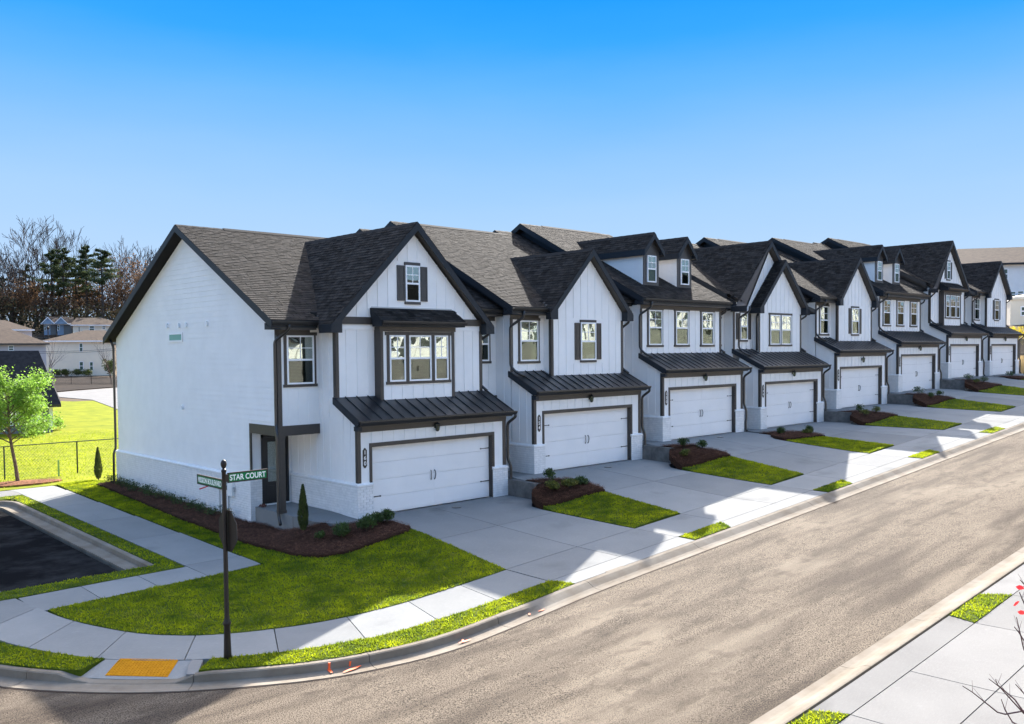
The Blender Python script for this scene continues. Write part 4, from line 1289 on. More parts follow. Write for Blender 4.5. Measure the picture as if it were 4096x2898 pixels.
        for a, b in ((1.70, 1.79), (2.41, 2.56), (3.46, 3.61), (4.18, 4.27)):
            MB().box(a, by - .034, 4.04, b, by, 5.53).build('casing', M_TRIM, tr)
        battens_y(root, bx0, bx1, lambda x: metz(.85), lambda x: 5.82, by, [(1.62, 4.35, 3.94, 5.65)])
        for a in (bx0 - .0, bx1 - .10):
            MB().box(a - .012 if a < 2 else a, by - .022, metz(.85) - .02, a + .10 if a < 2 else a + .112, by - .0005, 5.8).build('corner_board', M_TRIM, root)
        MB().box(bx0 - .022, by - .022, metz(.85) - .02, bx0 - .0005, 1.149, 5.8).build('corner_board', M_TRIM, root)
        # bay roof
        bq = MB(); x0, x1 = 1.28, 4.68
        bq.xprism([(.5, 5.98), (1.128, 6.40), (1.128, 6.25), (1.0, 5.80), (.5, 5.80)], x0, x1)
        br = bq.build('bay_roof', M_FASCIA, root, fix=True)
        L_ = math.hypot(.628, .42)
        shingles(br, (x0 - .02, .48, 5.972), (1, 0, 0), (0, .628 / L_, .42 / L_), x1 - x0 + .04, L_, None, 0, 50 + i)
        gutter(br, x0, x1 + .02, .5, 5.97)
        MB().box(bx0 - .05, .80, 5.62 + .03, bx1 + .05, .849, 5.80).build('frieze_board', M_TRIM, br)
        MB().box(x0 + .05, 1.105, 6.40, x1 - .08, 1.127, 6.44).build('flashing', M_GALV, br)
        # corner boards on the projection
        for a, b in ((-.012, .11), (W - .14, W - .018)):
            MB().box(a, 1.125, metz(1.15) - .02, b, 1.149, 5.87).build('corner_board', M_TRIM, root)
        MB().box(-.022, 1.125, metz(1.15) - .02, -.001, 1.26, 5.87).build('corner_board', M_TRIM, root)
        if i == 0:
            window(root, -1.12, -.18, 4.02, 5.53, 2.14, (2, 2), True)
            battens_y(root, -1.42, 0, lambda x: 2.75, lambda x: 5.6, 2.14, [(-1.25, -.05, 3.9, 5.67)])
            MB().box(-1.442, 2.115, 2.72, -1.30, 2.139, 5.72).build('corner_board', M_TRIM, root)
            MB().box(-1.442, 2.139, 2.75, -1.4205, 2.26, 5.72).build('corner_board', M_TRIM, root)
    elif k == 'B':
        zpk, s, xc = 8.34, 1.05, 3.80
        gr = gable_roof(root, xc, 2.38, 2.38, zpk, s, .50, lambda z: ye + (z - ze) / m, seed=i)
        pw = MB().box(1.72, .8, metz(.8) - .08, 5.89, 1.199, 5.72)
        ztop = lambda x: zpk - .26 - s * abs(x - xc)
        pw.yprism([(1.72, 5.72), (1.72, ztop(1.72)), (xc, ztop(xc)), (5.89, ztop(5.89)), (5.89, 5.72)], .8, 1.19)
        pw.build('projecting_wall', M_WHITE, root, fix=True)
        battens_y(root, 1.72, 5.89, lambda x: metz(.8), lambda x: ztop(x), .8, [(2.94, 4.62, 3.9, 5.65)])
        battens_y(root, 0, 1.72, lambda x: metz(1.2), lambda x: 5.6, 1.2, [(.33, 1.53, 3.9, 5.66)])
        window(root, 3.34, 4.22, 4.02, 5.49, .8, (2, 2), False, shut='b')
        window(root, .47, 1.40, 4.02, 5.53, 1.2, (2, 2), True)
        for a, b in ((1.708, 1.83), (5.78, 5.902)):
            MB().box(a, .776, metz(.8) - .02, b, .799, 5.6).build('corner_board', M_TRIM, root)
        MB().box(1.698, .776, metz(.8) - .02, 1.7195, .90, 5.6).build('corner_board', M_TRIM, root)
        MB().box(-.022, 1.175, metz(1.2) - .02, .11, 1.199, 5.62).build('corner_board', M_TRIM, root)
    elif k == 'C':
        battens_y(root, 0, W - .05, lambda x: metz(1.15), lambda x: 5.6, 1.15, [(.36, 1.64, 3.88, 5.66), (2.28, 3.56, 3.88, 5.66), (4.24, 5.52, 3.88, 5.66)])
        for c in (1.0, 2.92, 4.88):
            window(root, c - .46, c + .46, 4.02, 5.52, 1.15, (2, 2), True)
        MB().box(-.022, 1.125, metz(1.15) - .02, .11, 1.149, 5.56).build('corner_board', M_TRIM, root)
        MB().box(W - .13, 1.125, metz(1.15) - .02, W + .01, 1.149, 5.56).build('corner_board', M_TRIM, root)
        for c in (1.83, 4.30):
            dorm = empty('dormer', (0, 0, 0), root)
            zp, s = 8.98, 1.10
            xl_, xr_ = c - .545, c + .545
            dm = MB()
            for a, b, mt in ((xl_, xl_ + .02, 0), (xr_ - .02, xr_, 0)):
                dm.xprism([(2.02, zslope(2.02) - .1), (2.02, 8.28), (5.2, 8.28), (5.2, zslope(5.2) - .1)], a, b)
            dw = dm.build('dormer_side', M_WHITE, dorm, fix=True)
            # lap boards on the visible left side
            z = 6.7
            while z < 8.2:
                yA = 2.05; yB = ye + (z + .09 - ze) / m
                MB().xprism([(yA, z), (yB, z), (yB + .15 / m, z + .172), (yA, z + .172)], xl_ - .014, xl_ - .0005).build('lap_plank', M_WHITE, dw, fix=True)
                z += .18
            f = MB().box(xl_, 1.99, zslope(2) - .12, xr_, 2.019, 8.25)
            f.yprism([(xl_, 8.25), (xl_, 8.27), (c, 8.82), (xr_, 8.27), (xr_, 8.25)], 1.99, 2.019)
            fw = f.build('dormer_face', M_SHUT, dorm, fix=True)
            window(dorm, c - .31, c + .31, 6.80, 7.98, 1.99, (2, 2), None, sash=.5)
            gable_roof(dorm, c, .70, .70, zp, s, 1.80, lambda z: ye + (z - ze) / m, name='dormer_roof', seed=i * 3 + int(c), ret=False)
            MB().box(xl_ - .13, 1.84, 8.02, xl_ - .001, 1.985, 8.20).build('eave_return', M_FASCIA, dorm)
            MB().box(xr_ + .001, 1.84, 8.02, xr_ + .13, 1.985, 8.20).build('eave_return', M_FASCIA, dorm)
    elif k == 'D':
        zpk, s, xc = 9.24, 1.02, 3.02
        gable_roof(root, xc, 3.30, 3.30, zpk, s, 1.18, lambda z: ye + (z - ze) / m, seed=i, name='back_gable_roof')
        ztop = lambda x: zpk - .30 - s * abs(x - xc)
        MB().yprism([(0, 5.6), (0, ztop(0)), (xc, ztop(xc)), (5.98, ztop(5.98)), (5.98, 5.6)], 1.48, 1.499).build('gable_wall', M_WHITE, root, fix=True)
        battens_y(root, 0, 3.9, lambda x: metz(1.15), lambda x: ztop(x), 1.48, [(.22, 1.58, 4.15, 5.70)])
        window(root, .58, 1.22, 4.26, 5.58, 1.48, (2, 2), False, shut='b')
        z2, c2 = 8.30, 3.81
        gable_roof(root, c2, 2.42, 2.42, z2, 1.02, .85, lambda z: 1.40, seed=i + 9, name='front_gable_roof')
        zt2 = lambda x: z2 - .28 - 1.02 * abs(x - c2)
        pw = MB().box(1.74, 1.15, metz(1.15) - .08, 5.88, 1.479, 5.72)
        pw.yprism([(1.74, 5.72), (1.74, zt2(1.74)), (c2, zt2(c2)), (5.88, zt2(5.88)), (5.88, 5.72)], 1.15, 1.47)
        pw.build('projecting_wall', M_WHITE, root, fix=True)
        battens_y(root, 1.74, 5.88, lambda x: metz(1.15), lambda x: zt2(x), 1.15, [(2.63, 4.98, 3.9, 5.66)])
        for a, b in ((2.78, 3.74), (3.86, 4.82)):
            window(root, a, b, 4.02, 5.52, 1.15, (2, 2), None)
        tr = empty('double_casing', parent=root)
        MB().box(2.66, 1.108, 5.52, 4.94, 1.149, 5.62).build('head_trim', M_TRIM, tr)
        MB().box(2.66, 1.108, 3.93, 4.94, 1.149, 4.02).build('sill', M_TRIM, tr)
        for a, b in ((2.69, 2.78), (3.74, 3.86), (4.82, 4.91)): MB().box(a, 1.116, 4.02, b, 1.149, 5.52).build('casing', M_TRIM, tr)
        for a, b in ((1.728, 1.85), (5.77, 5.892)):
            MB().box(a, 1.125, metz(1.15) - .02, b, 1.149, 5.6).build('corner_board', M_TRIM, root)
        pipe(root, [(1.5, .95, 5.78), (1.5, 1.0, 5.6), (1.66, 1.20, 5.42), (1.66, 1.20, metz(1.2) + .05)])
        MB().box(-.022, 1.455, metz(1.4), .11, 1.479, 5.62).build('corner_board', M_TRIM, root)
    # ---- recess window, beam, door
    if i:
        window(root, -1.12, -.37, 4.04, 5.30, 2.0, (2, 2), True)
        battens_y(root, -1.44, 0, lambda x: 2.75, lambda x: 5.6, 2.0, [(-1.25, -.25, 3.9, 5.42)])
        MB().box(-1.44, 1.96, 2.44, -.001, 1.999, 2.76).build('porch_beam', M_TRIM, root)
        yD = 3.96
    else:
        yD = 3.96
        MB().box(-1.445, 2.11, 2.44, -.001, 2.24, 2.75).build('porch_beam', M_TRIM, root)
        MB().box(-1.445, 2.241, 2.44, -1.40, 3.92, 2.75).build('porch_beam', M_TRIM, root)
        MB().box(-1.445, 3.921, -.0 + .06 + 1.05, -1.40, 4.02, 2.75).build('corner_board', M_TRIM, root)
        po = MB().box(-1.42, 2.135, .061, -1.22, 2.335, 2.44).box(-1.435, 2.12, 2.36, -1.205, 2.35, 2.439).box(-1.435, 2.12, .062, -1.205, 2.35, .16)
        po.build('porch_post', M_TRIM, root)
    db = .06 if i == 0 else .13
    dd = empty('entry_door', (0, yD, db), root)
    MB().box(-1.08, -.05, 0, -1.0, -.001, 2.3).box(-.20, -.05, 0, -.12, -.001, 2.3).box(-1.08, -.05, 2.2, -.12, -.001, 2.3).build('door_frame', M_DOOR, dd)
    lf = MB().box(-.998, -.03, .04, -.205, -.001, .75).box(-.998, -.03, 2.05, -.205, -.001, 2.195).box(-.998, -.03, .75, -.86, -.001, 2.05).box(-.34, -.03, .75, -.205, -.001, 2.05)
    lf.box(-.88, -.04, .15, -.64, -.03, .62).box(-.56, -.04, .15, -.32, -.03, .62)
    lf.build('door_leaf', M_DOOR, dd)
    MB().box(-.86, -.02, .75, -.34, -.008, 2.05).build('door_glass', M_GLASSF, dd)
    MB().tube([(-.29, -.04, .98), (-.29, -.09, 1.0), (-.29, -.09, 1.14), (-.29, -.04, 1.16)], .012, 6).build('door_handle', M_GALV, dd)
    MB().box(-1.1, -.10, -.02, -.1, -.001, .035).build('threshold', M_PLATE, dd)
    # ---- side wall battens (x = 0, facing -x)
    ylim = 3.9 if i == 0 else 1.98
    battens_x(root, 0, 1.15, lambda y: 1.12, lambda y: tz(y) - .12, 0.0)
    battens_x(root, 1.15, 3.9 if i == 0 else 2.0, lambda y: 1.12, lambda y: (2.42 if y > 2.1 else 5.6), 0.0)
    if i:   # narrow battens behind, below the beam
        battens_x(root, 2.05, 3.9, lambda y: 1.12, lambda y: 2.42, 0.0)
    # ---- brick base
    bb = empty('brick_base', (0, 0, 0), root)
    zb = -.15 if i else -.35
    sz = MB()
    sz.box(-.055, -.055, -.3, xo0 - .001, -.001, 1.02)                 # left pier front
    sz.box(xo1 + .001, -.055, -.3, W + .055, -.001, 1.02)
    sz.box(-.055, -.0005, -.3, -.001, 3.9, 1.02)
    sz.box(W + .001, -.0005, -.3, W + .055, 1.2, 1.02)
    core = sz.build('mortar_bed', M_MORTAR, bb); core['kind'] = 'stuff'
    budget = 290 if i == 0 else (260 if i == 1 else (120 if i == 2 else 0))
    budget = brick_face(core, 'y', -.056, -.066, xo0 + .006, 0.0, .94, budget)
    budget = brick_face(core, 'y', -.056, xo1 - .006, W + .066, 0.0, .94, budget)
    budget = brick_face(core, 'x', -.056, -.066, 1.98 if i else 3.85, (0.0 if i else .0), .94, budget)
    for a, b in ((-.075, xo0 + .002), (xo1 - .002, W + .075)):
        MB().xprism([(-.085, .95), (-.085, 1.0), (-.001, 1.055), (-.001, .95)], a, b).build('brick_cap', M_BRICKW, bb, fix=True)
    cp = MB()
    cp.prism([(-.085, .95), (-.085, 1.0), (-.001, 1.055), (-.001, .95)], lambda u, v, w_: (u, w_, v), 0.0, 3.9 if i == 0 else 2.0)
    cp.build('brick_cap', M_BRICKW, bb, fix=True)
    # ---- garage door
    gd = empty('garage_door', (0, .15, 0), root)
    for q in range(4):
        z0 = .012 + q * .530
        s_ = MB().box(xo0 + .002, .0, z0, xo1 - .002, .04, z0 + .524)
        for a in range(2):
            for c in range(2):
                xa = xo0 + .12 + c * 2.38; za = z0 + .05 + a * .235
                s_.box(xa, -.005, za, xa + 2.27, .0, za + .19)
        s_.build('door_section', M_GDOOR, gd)
    for hx, sg in ((2.87, -1), (3.01, 1)):
        MB().tube([(hx, -.004, 1.16), (hx + sg * .012, -.045, 1.12), (hx + sg * .022, -.05, 1.03), (hx + sg * .012, -.045, .92), (hx, -.004, .86)], [.020, .012, .014, .012, .020], 6).build('pull_handle', M_IRON, gd)
    for hz in (.56, 1.68):
        MB().yprism([(xo1 - .003, hz - .016), (xo1 - .003, hz + .016), (xo1 - .36, hz + .010), (xo1 - .38, hz + .028), (xo1 - .43, hz), (xo1 - .38, hz - .028), (xo1 - .36, hz - .010)], -.014, -.001).build('strap_hinge', M_IRON, gd, fix=True)
        if not (i == 0 and hz > 1):
            MB().yprism([(xo0 + .003, hz - .016), (xo0 + .003, hz + .016), (xo0 + .36, hz + .010), (xo0 + .38, hz + .028), (xo0 + .43, hz), (xo0 + .38, hz - .028), (xo0 + .36, hz - .010)], -.014, -.001).build('strap_hinge', M_IRON, gd, fix=True)
    ft = empty('garage_trim', parent=root)
    MB().box(xo0 - .09, -.026, 1.0, xo0, -.0005, 2.13).build('jamb_trim', M_TRIM, ft)
    MB().box(xo1 + .0, -.026, 0.0, xo1 + .10, -.0005, 2.13).build('jamb_trim', M_TRIM, ft)
    MB().box(xo1 - .018, -.0, 0.0, xo1 - .0005, .149, 2.128).build('jamb_lining', M_TRIM, ft)
    MB().box(xo0 + .0005, -.0, 0.0, xo0 + .018, .149, 2.128).build('jamb_lining', M_TRIM, ft)
    MB().box(xo0 - .09, -.026, 2.131, xo1 + .10, -.0005, 2.235).build('head_trim', M_TRIM, ft)
    MB().box(xo0 + .019, .0, 2.110, xo1 - .019, .149, 2.129).build('head_lining', M_TRIM, ft)
    # ---- garage face: corner boards, battens, fascia band, metal roof
    MB().box(-.022, -.024, 1.055, .10, -.0005, ez - .2).build('corner_board', M_TRIM, root)
    MB().box(-.022, -.0005, 1.055, -.0005, .10, ez - .15).build('corner_board', M_TRIM, root)
    MB().box(W - .12, -.024, 1.055, W + .022, -.0005, ez - .2).build('corner_board', M_TRIM, root)
    battens_y(root, .10, W - .12, lambda x: 2.236, lambda x: ez - .25, 0.0, sp=.40)
    mr = MB()
    xm0, xm1, ym0, ym1 = -.12, 6.16, -.26, {'A': 1.128, 'B': 1.198, 'C': 1.148, 'D': 1.478}[k]
    mr.xprism([(ym0, metz(ym0)), (ym1, metz(ym1)), (ym1, metz(ym1) - .07), (ym0, metz(ym0) - .07)], xm0, xm1)
    rf = mr.build('metal_roof', M_METAL, root, fix=True)
    n = 16
    ytop = lambda x: (.775 if k == 'B' and x > 1.7 and x < 5.9 else (1.124 if k == 'D' and 1.72 < x < 5.9 else (.825 if k == 'A' and 1.43 < x < 4.48 else ym1)))
    for q in range(n):
        x = xm0 + .02 + (xm1 - xm0 - .04) * q / (n - 1)
        yt = ytop(x)
        MB().xprism([(ym0 + .01, metz(ym0 + .01) + .032), (yt, metz(yt) + .032), (yt, metz(yt) + .0005), (ym0 + .01, metz(ym0 + .01) + .0005)], x - .010, x + .010).build('seam', M_METAL, rf, fix=True)
    for a, b in ((xm0 - .02, xm0 - .0005), (xm1 + .0005, xm1 + .02)):
        MB().xprism([(ym0 - .01, metz(ym0) + .012), (ym1, metz(ym1) + .012), (ym1, metz(ym1) - .19), (ym0 + .16, metz(ym0) - .14), (ym0 - .01, metz(ym0) - .14)], a, b).build('rake_board', M_FASCIA, rf, fix=True)
    gutter(rf, xm0, xm1 + .10, ym0, ez - .015)
    MB().box(xm0 + .02, ym0 + .001, ez - .16, xm1 - .02, ym0 + .03, ez - .01).build('fascia_board', M_FASCIA, rf)
    MB().box(xm0 + .03, ym0 + .03, ez - .19, xm1 - .03, -.001, ez - .165).build('soffit', M_SOFFIT, rf)
    MB().box(-.03, -.05, ez - .30, W + .02, -.0255, ez - .191).box(-.03, -.036, ez - .36, W + .02, -.0255, ez - .301).build('frieze_board', M_TRIM, rf)
    MB().box(xm0 - .02, ym0 + .0, ez - .30, xm0 + .12, -.026, ez - .165).build('cornice_return', M_FASCIA, rf)
    # ---- lamp and number plate
    lt = empty('wall_lantern', (2.95, -.001, 2.60), root)
    MB().box(-.045, -.02, -.07, .045, 0, .07).box(-.015, -.10, .06, .015, -.02, .085).build('lamp_bracket', M_IRON, lt)
    cg = MB().lathe([(.02, .17), (.03, .12), (.085, .075), (.09, .06)], 8, (0, -.12, 0)).lathe([(.055, -.13), (.05, -.155), (.02, -.17)], 8, (0, -.12, 0))
    for a in range(4):
        an = a * math.pi / 2 + .785
        cg.tube([(.078 * math.cos(an), -.12 + .078 * math.sin(an), .06), (.052 * math.cos(an), -.12 + .052 * math.sin(an), -.13)], .008, 4)
    cg.build('lamp_cage', M_IRON, lt)
    MB().lathe([(.068, .058), (.046, -.128)], 8, (0, -.12, 0)).build('lamp_glass', M_GLASSL, lt)
    pl_ = empty('number_plate', (.245, -.001, 1.80), root)
    pts = [(0, .31), (.03, .29), (.045, .26), (.07, .24), (.07, -.24), (.045, -.26), (.03, -.29), (0, -.31), (-.03, -.29), (-.045, -.26), (-.07, -.24), (-.07, .24), (-.045, .26), (-.03, .29)]
    MB().yprism(pts[::-1], -.02, 0).build('plate', M_IRON, pl_, fix=True)
    for q, ch in enumerate(NUM[i]):
        text_mesh(ch, .17, 'digit', M_PLATE, pl_, front_at(0, -.0215, .165 - q * .165), 1.0)
    # ---- rainwater pipes
    pipe(root, [(6.20, -.33, ez - .12), (6.20, -.33, ez - .22), (6.09, -.04, ez - .45), (6.09, -.04, 1.25), (6.16, -.12, 1.0), (6.16, -.12, .62), (6.11, -.12, .40), (6.11, -.12, .10), (6.15, -.2, .02)])
    if i == 0:
        pipe(root, [(-1.25, 1.68, 5.85), (-1.25, 1.72, 5.70), (-1.49, 2.16, 5.35), (-1.49, 2.16, 2.78), (-1.52, 2.06, 2.5), (-1.52, 2.06, .0), (-1.58, 1.85, -.22)])
    elif k in 'BC' or k == 'D':
        pipe(root, [(.22, .70, 5.86), (.22, .72, 5.62), (-.07, 1.12, 5.30), (-.07, 1.12, metz(1.1) + .25), (.02, .95, metz(.95) + .10), (.25, .70, metz(.7) + .06)])
    else:
        pipe(root, [(-.2, .70, 5.86), (-.2, .72, 5.62), (-.07, 1.12, 5.30), (-.07, 1.12, metz(1.1) + .25), (.02, .95, metz(.95) + .10), (.25, .70, metz(.7) + .06)])
    yq = {'A': 1.2, 'B': .86, 'C': 1.2, 'D': 1.2}[k]
    xt = {'A': 6.12, 'B': 6.05, 'C': 6.1, 'D': 6.1}[k]
    zt0 = {'A': 5.72, 'B': 5.66, 'C': 5.70, 'D': 5.66}[k]
    pipe(root, [(xt + .05, yq - .25, zt0), (xt + .05, yq - .2, zt0 - .15), (5.97, yq + .05, zt0 - .35), (5.97, yq + .05, metz(yq) + .18), (6.03, yq - .25, metz(yq - .25) + .08)])
    return root
HOUSES = [townhouse(i) for i in range(8)]
# ------------------------------------------------------------------ corner house end wall
H0 = HOUSES[0]
def end_wall():
    ym, s = 8.88, .495
    zpk = 9.27
    zt = lambda y: min(9.2, zpk - .03 - .507 * abs(y - 8.55) - .06)
    ew = empty('end_wall_siding', parent=H0)
    z = 1.075; e = .1785
    while z < 9.05:
        zt_ = z + e + .01
        h = (9.52 - .26 - zt_) / .52
        yR0, yR1 = 8.55 - h, 8.55 + h
        h2 = (9.52 - .26 - z) / .52
        yB0, yB1 = 8.55 - h2, 8.55 + h2
        lo = 3.97 if zt_ < 2.46 else (3.97 if z < 2.74 else 2.15)
        a0, a1 = max(lo, yB0), min(15.6, yB1)
        b0, b1 = max(lo, yR0), min(15.6, yR1)
        if b1 - b0 > .1:
            x = -1.4205
            MB().hexa([(x - .0145, a0, z), (x, a0, z), (x, a1, z), (x - .0145, a1, z), (x - .004, b0, zt_), (x, b0, zt_), (x, b1, zt_), (x - .004, b1, zt_)]).build('lap_plank', M_WHITE, ew, fix=True)
        z += e
    # brick base of the end wall
    be = empty('end_brick_base', parent=H0)
    sz = MB()
    sz.box(-1.50, 3.875, -.75, -1.421, 15.68, .98)
    sz.box(-1.42, 3.875, -.75, -1.12, 3.959, .98)
    core = sz.build('mortar_bed', M_MORTAR, be); core['kind'] = 'stuff'
    brick_face(core, 'y', 3.874, -1.511, -1.11, -.40, .94, 60)
    brick_face(core, 'x', -1.501, 3.864, 15.69, -.55, .94, 240)
    cp = MB()
    cp.prism([(-1.535, .95), (-1.535, 1.0), (-1.425, 1.06), (-1.425, .95)], lambda u, v, w_: (u, w_, v), 3.85, 15.70)
    cp2 = MB(); cp2.xprism([(3.84, .951), (3.84, 1.0), (3.955, 1.055), (3.955, .951)], -1.424, -1.10); cp2.build('brick_cap', M_BRICKW, be, fix=True)
    cp.build('brick_cap', M_BRICKW, be, fix=True)
    # little gable window and vent hoods
    x = -1.437
    w = MB()
    y0, y1, z0, z1 = 8.97, 10.16, 5.43, 5.76
    w.box(x - .03, y0, z0, x, y1, z0 + .06).box(x - .03, y0, z1 - .06, x, y1, z1).box(x - .03, y0, z0 + .06, x, y0 + .06, z1 - .06).box(x - .03, y1 - .06, z0 + .06, x, y1, z1 - .06)
    wo = w.build('side_window', M_VINYL, H0)
    MB().box(x - .02, y0 + .06, z0 + .06, x - .016, y1 - .06, z1 - .06).build('window_pane', mat('teal_pane', (.14, .36, .30), .35), wo)
    MB().box(x - .008, y0 + .06, z0 + .06, x - .002, y1 - .06, z1 - .06).build('blind', mat('teal_film', (.10, .28, .22), .5), wo)
    for yy, zz in ((10.26, 6.04), (9.24, 6.02), (8.63, 6.03), (6.92, 6.03), (9.1, 3.07)):
        MB().xprism([(yy - .07, zz - .08), (yy - .07, zz + .03), (yy - .03, zz + .08), (yy + .03, zz + .08), (yy + .07, zz + .03), (yy + .07, zz - .08)], x - .07, x + .002).build('vent_hood', M_VINYL, H0, fix=True)
    # rear downpipe and rear corner
    pipe(H0, [(-1.62, 15.72, 5.6), (-1.5, 15.72, 5.3), (-1.5, 15.74, 1.1), (-1.58, 15.76, .9), (-1.58, 15.8, -.3)])
    # utilities on the brick
    xb = -1.515
    MB().box(xb - .10, 4.98, .30, xb, 5.30, .78).build('utility_box', M_PLATE, H0)
    MB().lathe([(.085, 0), (.085, .07), (.06, .10), (.01, .11)], 16).build('electric_meter', M_GALV, H0).matrix_local = Matrix.Translation((xb - .0, 5.42, .74)) @ Matrix.Rotation(R(-90), 4, 'Y')
    for yy, zz in ((6.02, .49), (5.38, .62)):
        MB().tube([(xb - .03, yy, zz), (xb - .03, yy, -.32)], .018, 8).build('conduit', M_GALV, H0)
    for k, yy in enumerate((5.52, 5.34, 5.16, 4.98)):
        MB().box(xb - .07, yy - .07, .46, xb - .005, yy + .06, .60).build('cable_box', M_GALV if k % 2 else M_IRON, H0)
    MB().box(xb - .06, 5.92, .42, xb, 6.12, .56).build('cable_box', M_GALV, H0)
    f = MB().tube([(xb, 6.30, .60), (xb - .30, 6.75, .42)], .012, 6).build('flag_stick', M_GALV, H0)
    MB().tube([(xb - .18, 6.57, .49), (xb - .36, 6.84, .38)], .024, 6).build('rolled_flag', M_RED, f)
end_wall()

# ------------------------------------------------------------------ street sign and stop sign at the corner
PX, PY, PZ = -7.50, -7.02, -.68
sp_ = empty('street_sign_post', (PX, PY, PZ)); tag(sp_, 'dark bronze post with two green street name blades and a stop sign', 'street sign')
pole = MB().lathe([(.075, 0), (.070, .10), (.060, .42), (.056, .62), (.076, .66), (.076, .69), (.055, .73), (.043, .80), (.038, 3.30), (.038, 3.48), (.048, 3.49), (.048, 3.515), (.024, 3.55)], 16)
pole.build('pole', M_POLE, sp_, smooth=True)
b = MB().lathe([(.018, 3.54), (.028, 3.56), (.044, 3.585), (.054, 3.625), (.054, 3.645), (.044, 3.685), (.026, 3.708), (.005, 3.715)], 16); b.build('ball_finial', M_POLE, sp_, smooth=True)
def blade(txt, ang, L_, z, h, dx, flip):
    e = empty('name_blade', (0, 0, z), sp_, ang)
    fr = MB().box(dx, -.014, -h / 2, dx + L_, .014, -h / 2 + .022).box(dx, -.014, h / 2 - .022, dx + L_, .014, h / 2)
    fr.box(dx, -.014, -h / 2 + .022, dx + .022, .014, h / 2 - .022).box(dx + L_ - .022, -.014, -h / 2 + .022, dx + L_, .014, h / 2 - .022)
    fr.build('blade_frame', M_POLE, e)
    MB().box(dx + .022, -.006, -h / 2 + .022, dx + L_ - .022, .006, h / 2 - .022).build('green_panel', M_SIGNG, e)
    MB().box(.03, -.02, -.07, dx, .02, .07).build('bracket', M_POLE, e)
    m = FRONT.copy() if not flip else Matrix.Rotation(math.pi, 4, 'Z') @ FRONT
    m = Matrix.Translation((dx + L_ / 2, -.008 if not flip else .008, -.002)) @ m
    t = text_mesh(txt, .12, 'lettering', M_SIGNW, e, m, 1)
    bb = [v.co for v in t.data.vertices]
    w = max(v.x for v in bb) - min(v.x for v in bb); hh = max(v.y for v in bb) - min(v.y for v in bb)
    cx = (max(v.x for v in bb) + min(v.x for v in bb)) / 2; cy = (max(v.y for v in bb) + min(v.y for v in bb)) / 2
    sx, sy = (L_ - .08) / w, (h * .56) / hh
    t.matrix_local = m @ Matrix.Diagonal((sx, sy, 1, 1)) @ Matrix.Translation((-cx, -cy, 0))
blade('STAR COURT', 0.0, .80, 3.37, .19, .07, False)
blade('MISSION BOULEVARD', math.pi / 2, 1.08, 3.25, .19, .055, True)
st = empty('stop_sign', (0, 0, 2.40), sp_, R(-91))
r_ = .38 / math.cos(R(22.5))
oc = [(r_ * math.cos(R(22.5 + 45 * k)), r_ * math.sin(R(22.5 + 45 * k))) for k in range(8)]
MB().yprism(oc[::-1], .052, .0555).build('stop_plate', M_POLE, st, fix=True)
r2 = r_ * .99
oc2 = [(r2 * math.cos(R(22.5 + 45 * k)), r2 * math.sin(R(22.5 + 45 * k))) for k in range(8)]
# plate sits on the far side of the pole: its red face looks away from the camera
MB().yprism(oc2, .056, .058).build('stop_face_border', M_SIGNW, st, fix=True)
MB().yprism([(p[0] * .95, p[1] * .95) for p in oc2], .0585, .0600).build('stop_face', M_RED, st, fix=True)
mm = Matrix.Translation((0, .0605, 0)) @ Matrix.Rotation(math.pi, 4, 'Z') @ FRONT
text_mesh('STOP', .26, 'lettering', M_SIGNW, st, mm, 1)

# ------------------------------------------------------------------ planting helpers
def leaf_cloud(mb, c, rad, n, size, tone=(0, 1), flat=1.0, shell=.35):
    for _ in range(n):
        while True:
            p = Vector((random.uniform(-1, 1), random.uniform(-1, 1), random.uniform(-1, 1)))
            if shell < p.length < 1: break
        q = Vector((p.x * rad[0], p.y * rad[1], p.z * rad[2])) + Vector(c)
        s = size * random.uniform(.6, 1.3)
        a = Vector((random.gauss(0, 1), random.gauss(0, 1), random.gauss(0, flat))).normalized()
        b_ = a.cross(Vector((random.gauss(0, 1), random.gauss(0, 1), random.gauss(0, 1)))).normalized()
        t = random.uniform(*tone)
        mb.add([tuple(q - a * s), tuple(q + b_ * s * .45), tuple(q + a * s), tuple(q - b_ * s * .45)], [(0, 1, 2, 3)], t)
def arbor(x, y, z, h, r, label):
    t = empty('arborvitae', (x, y, z)); tag(t, label, 'shrub', 'narrow columnar evergreens')
    MB().tube([(0, 0, 0), (0, 0, h * .9)], [.03, .008], 6).build('trunk', M_BARK, t)
    mb = MB(); n = int(2600 * h)
    for _ in range(n):
        u = random.random() ** .8
        zz = .06 + u * (h - .06)
        rr = r * (math.sin(min(1, (u + .10) * 2.2) * math.pi / 2)) * (1 - u ** 1.7) ** .95 * random.uniform(.72, 1.08) + .01
        a = random.random() * 6.283
        rr *= 1 + .18 * noise.noise((math.cos(a) * 2, math.sin(a) * 2, zz * 5))
        p = Vector((rr * math.cos(a), rr * math.sin(a), zz))
        up = Vector((math.cos(a) * .35, math.sin(a) * .35, 1)).normalized()
        sd = Vector((-math.sin(a + random.uniform(-1, 1)), math.cos(a), random.uniform(-.3, .3))).normalized()
        s = random.uniform(.025, .05)
        mb.add([tuple(p - sd * s * .4), tuple(p + sd * s * .4), tuple(p + up * s * 1.6)], [(0, 1, 2)], random.random())
    mb.build('foliage', M_ARB, t)
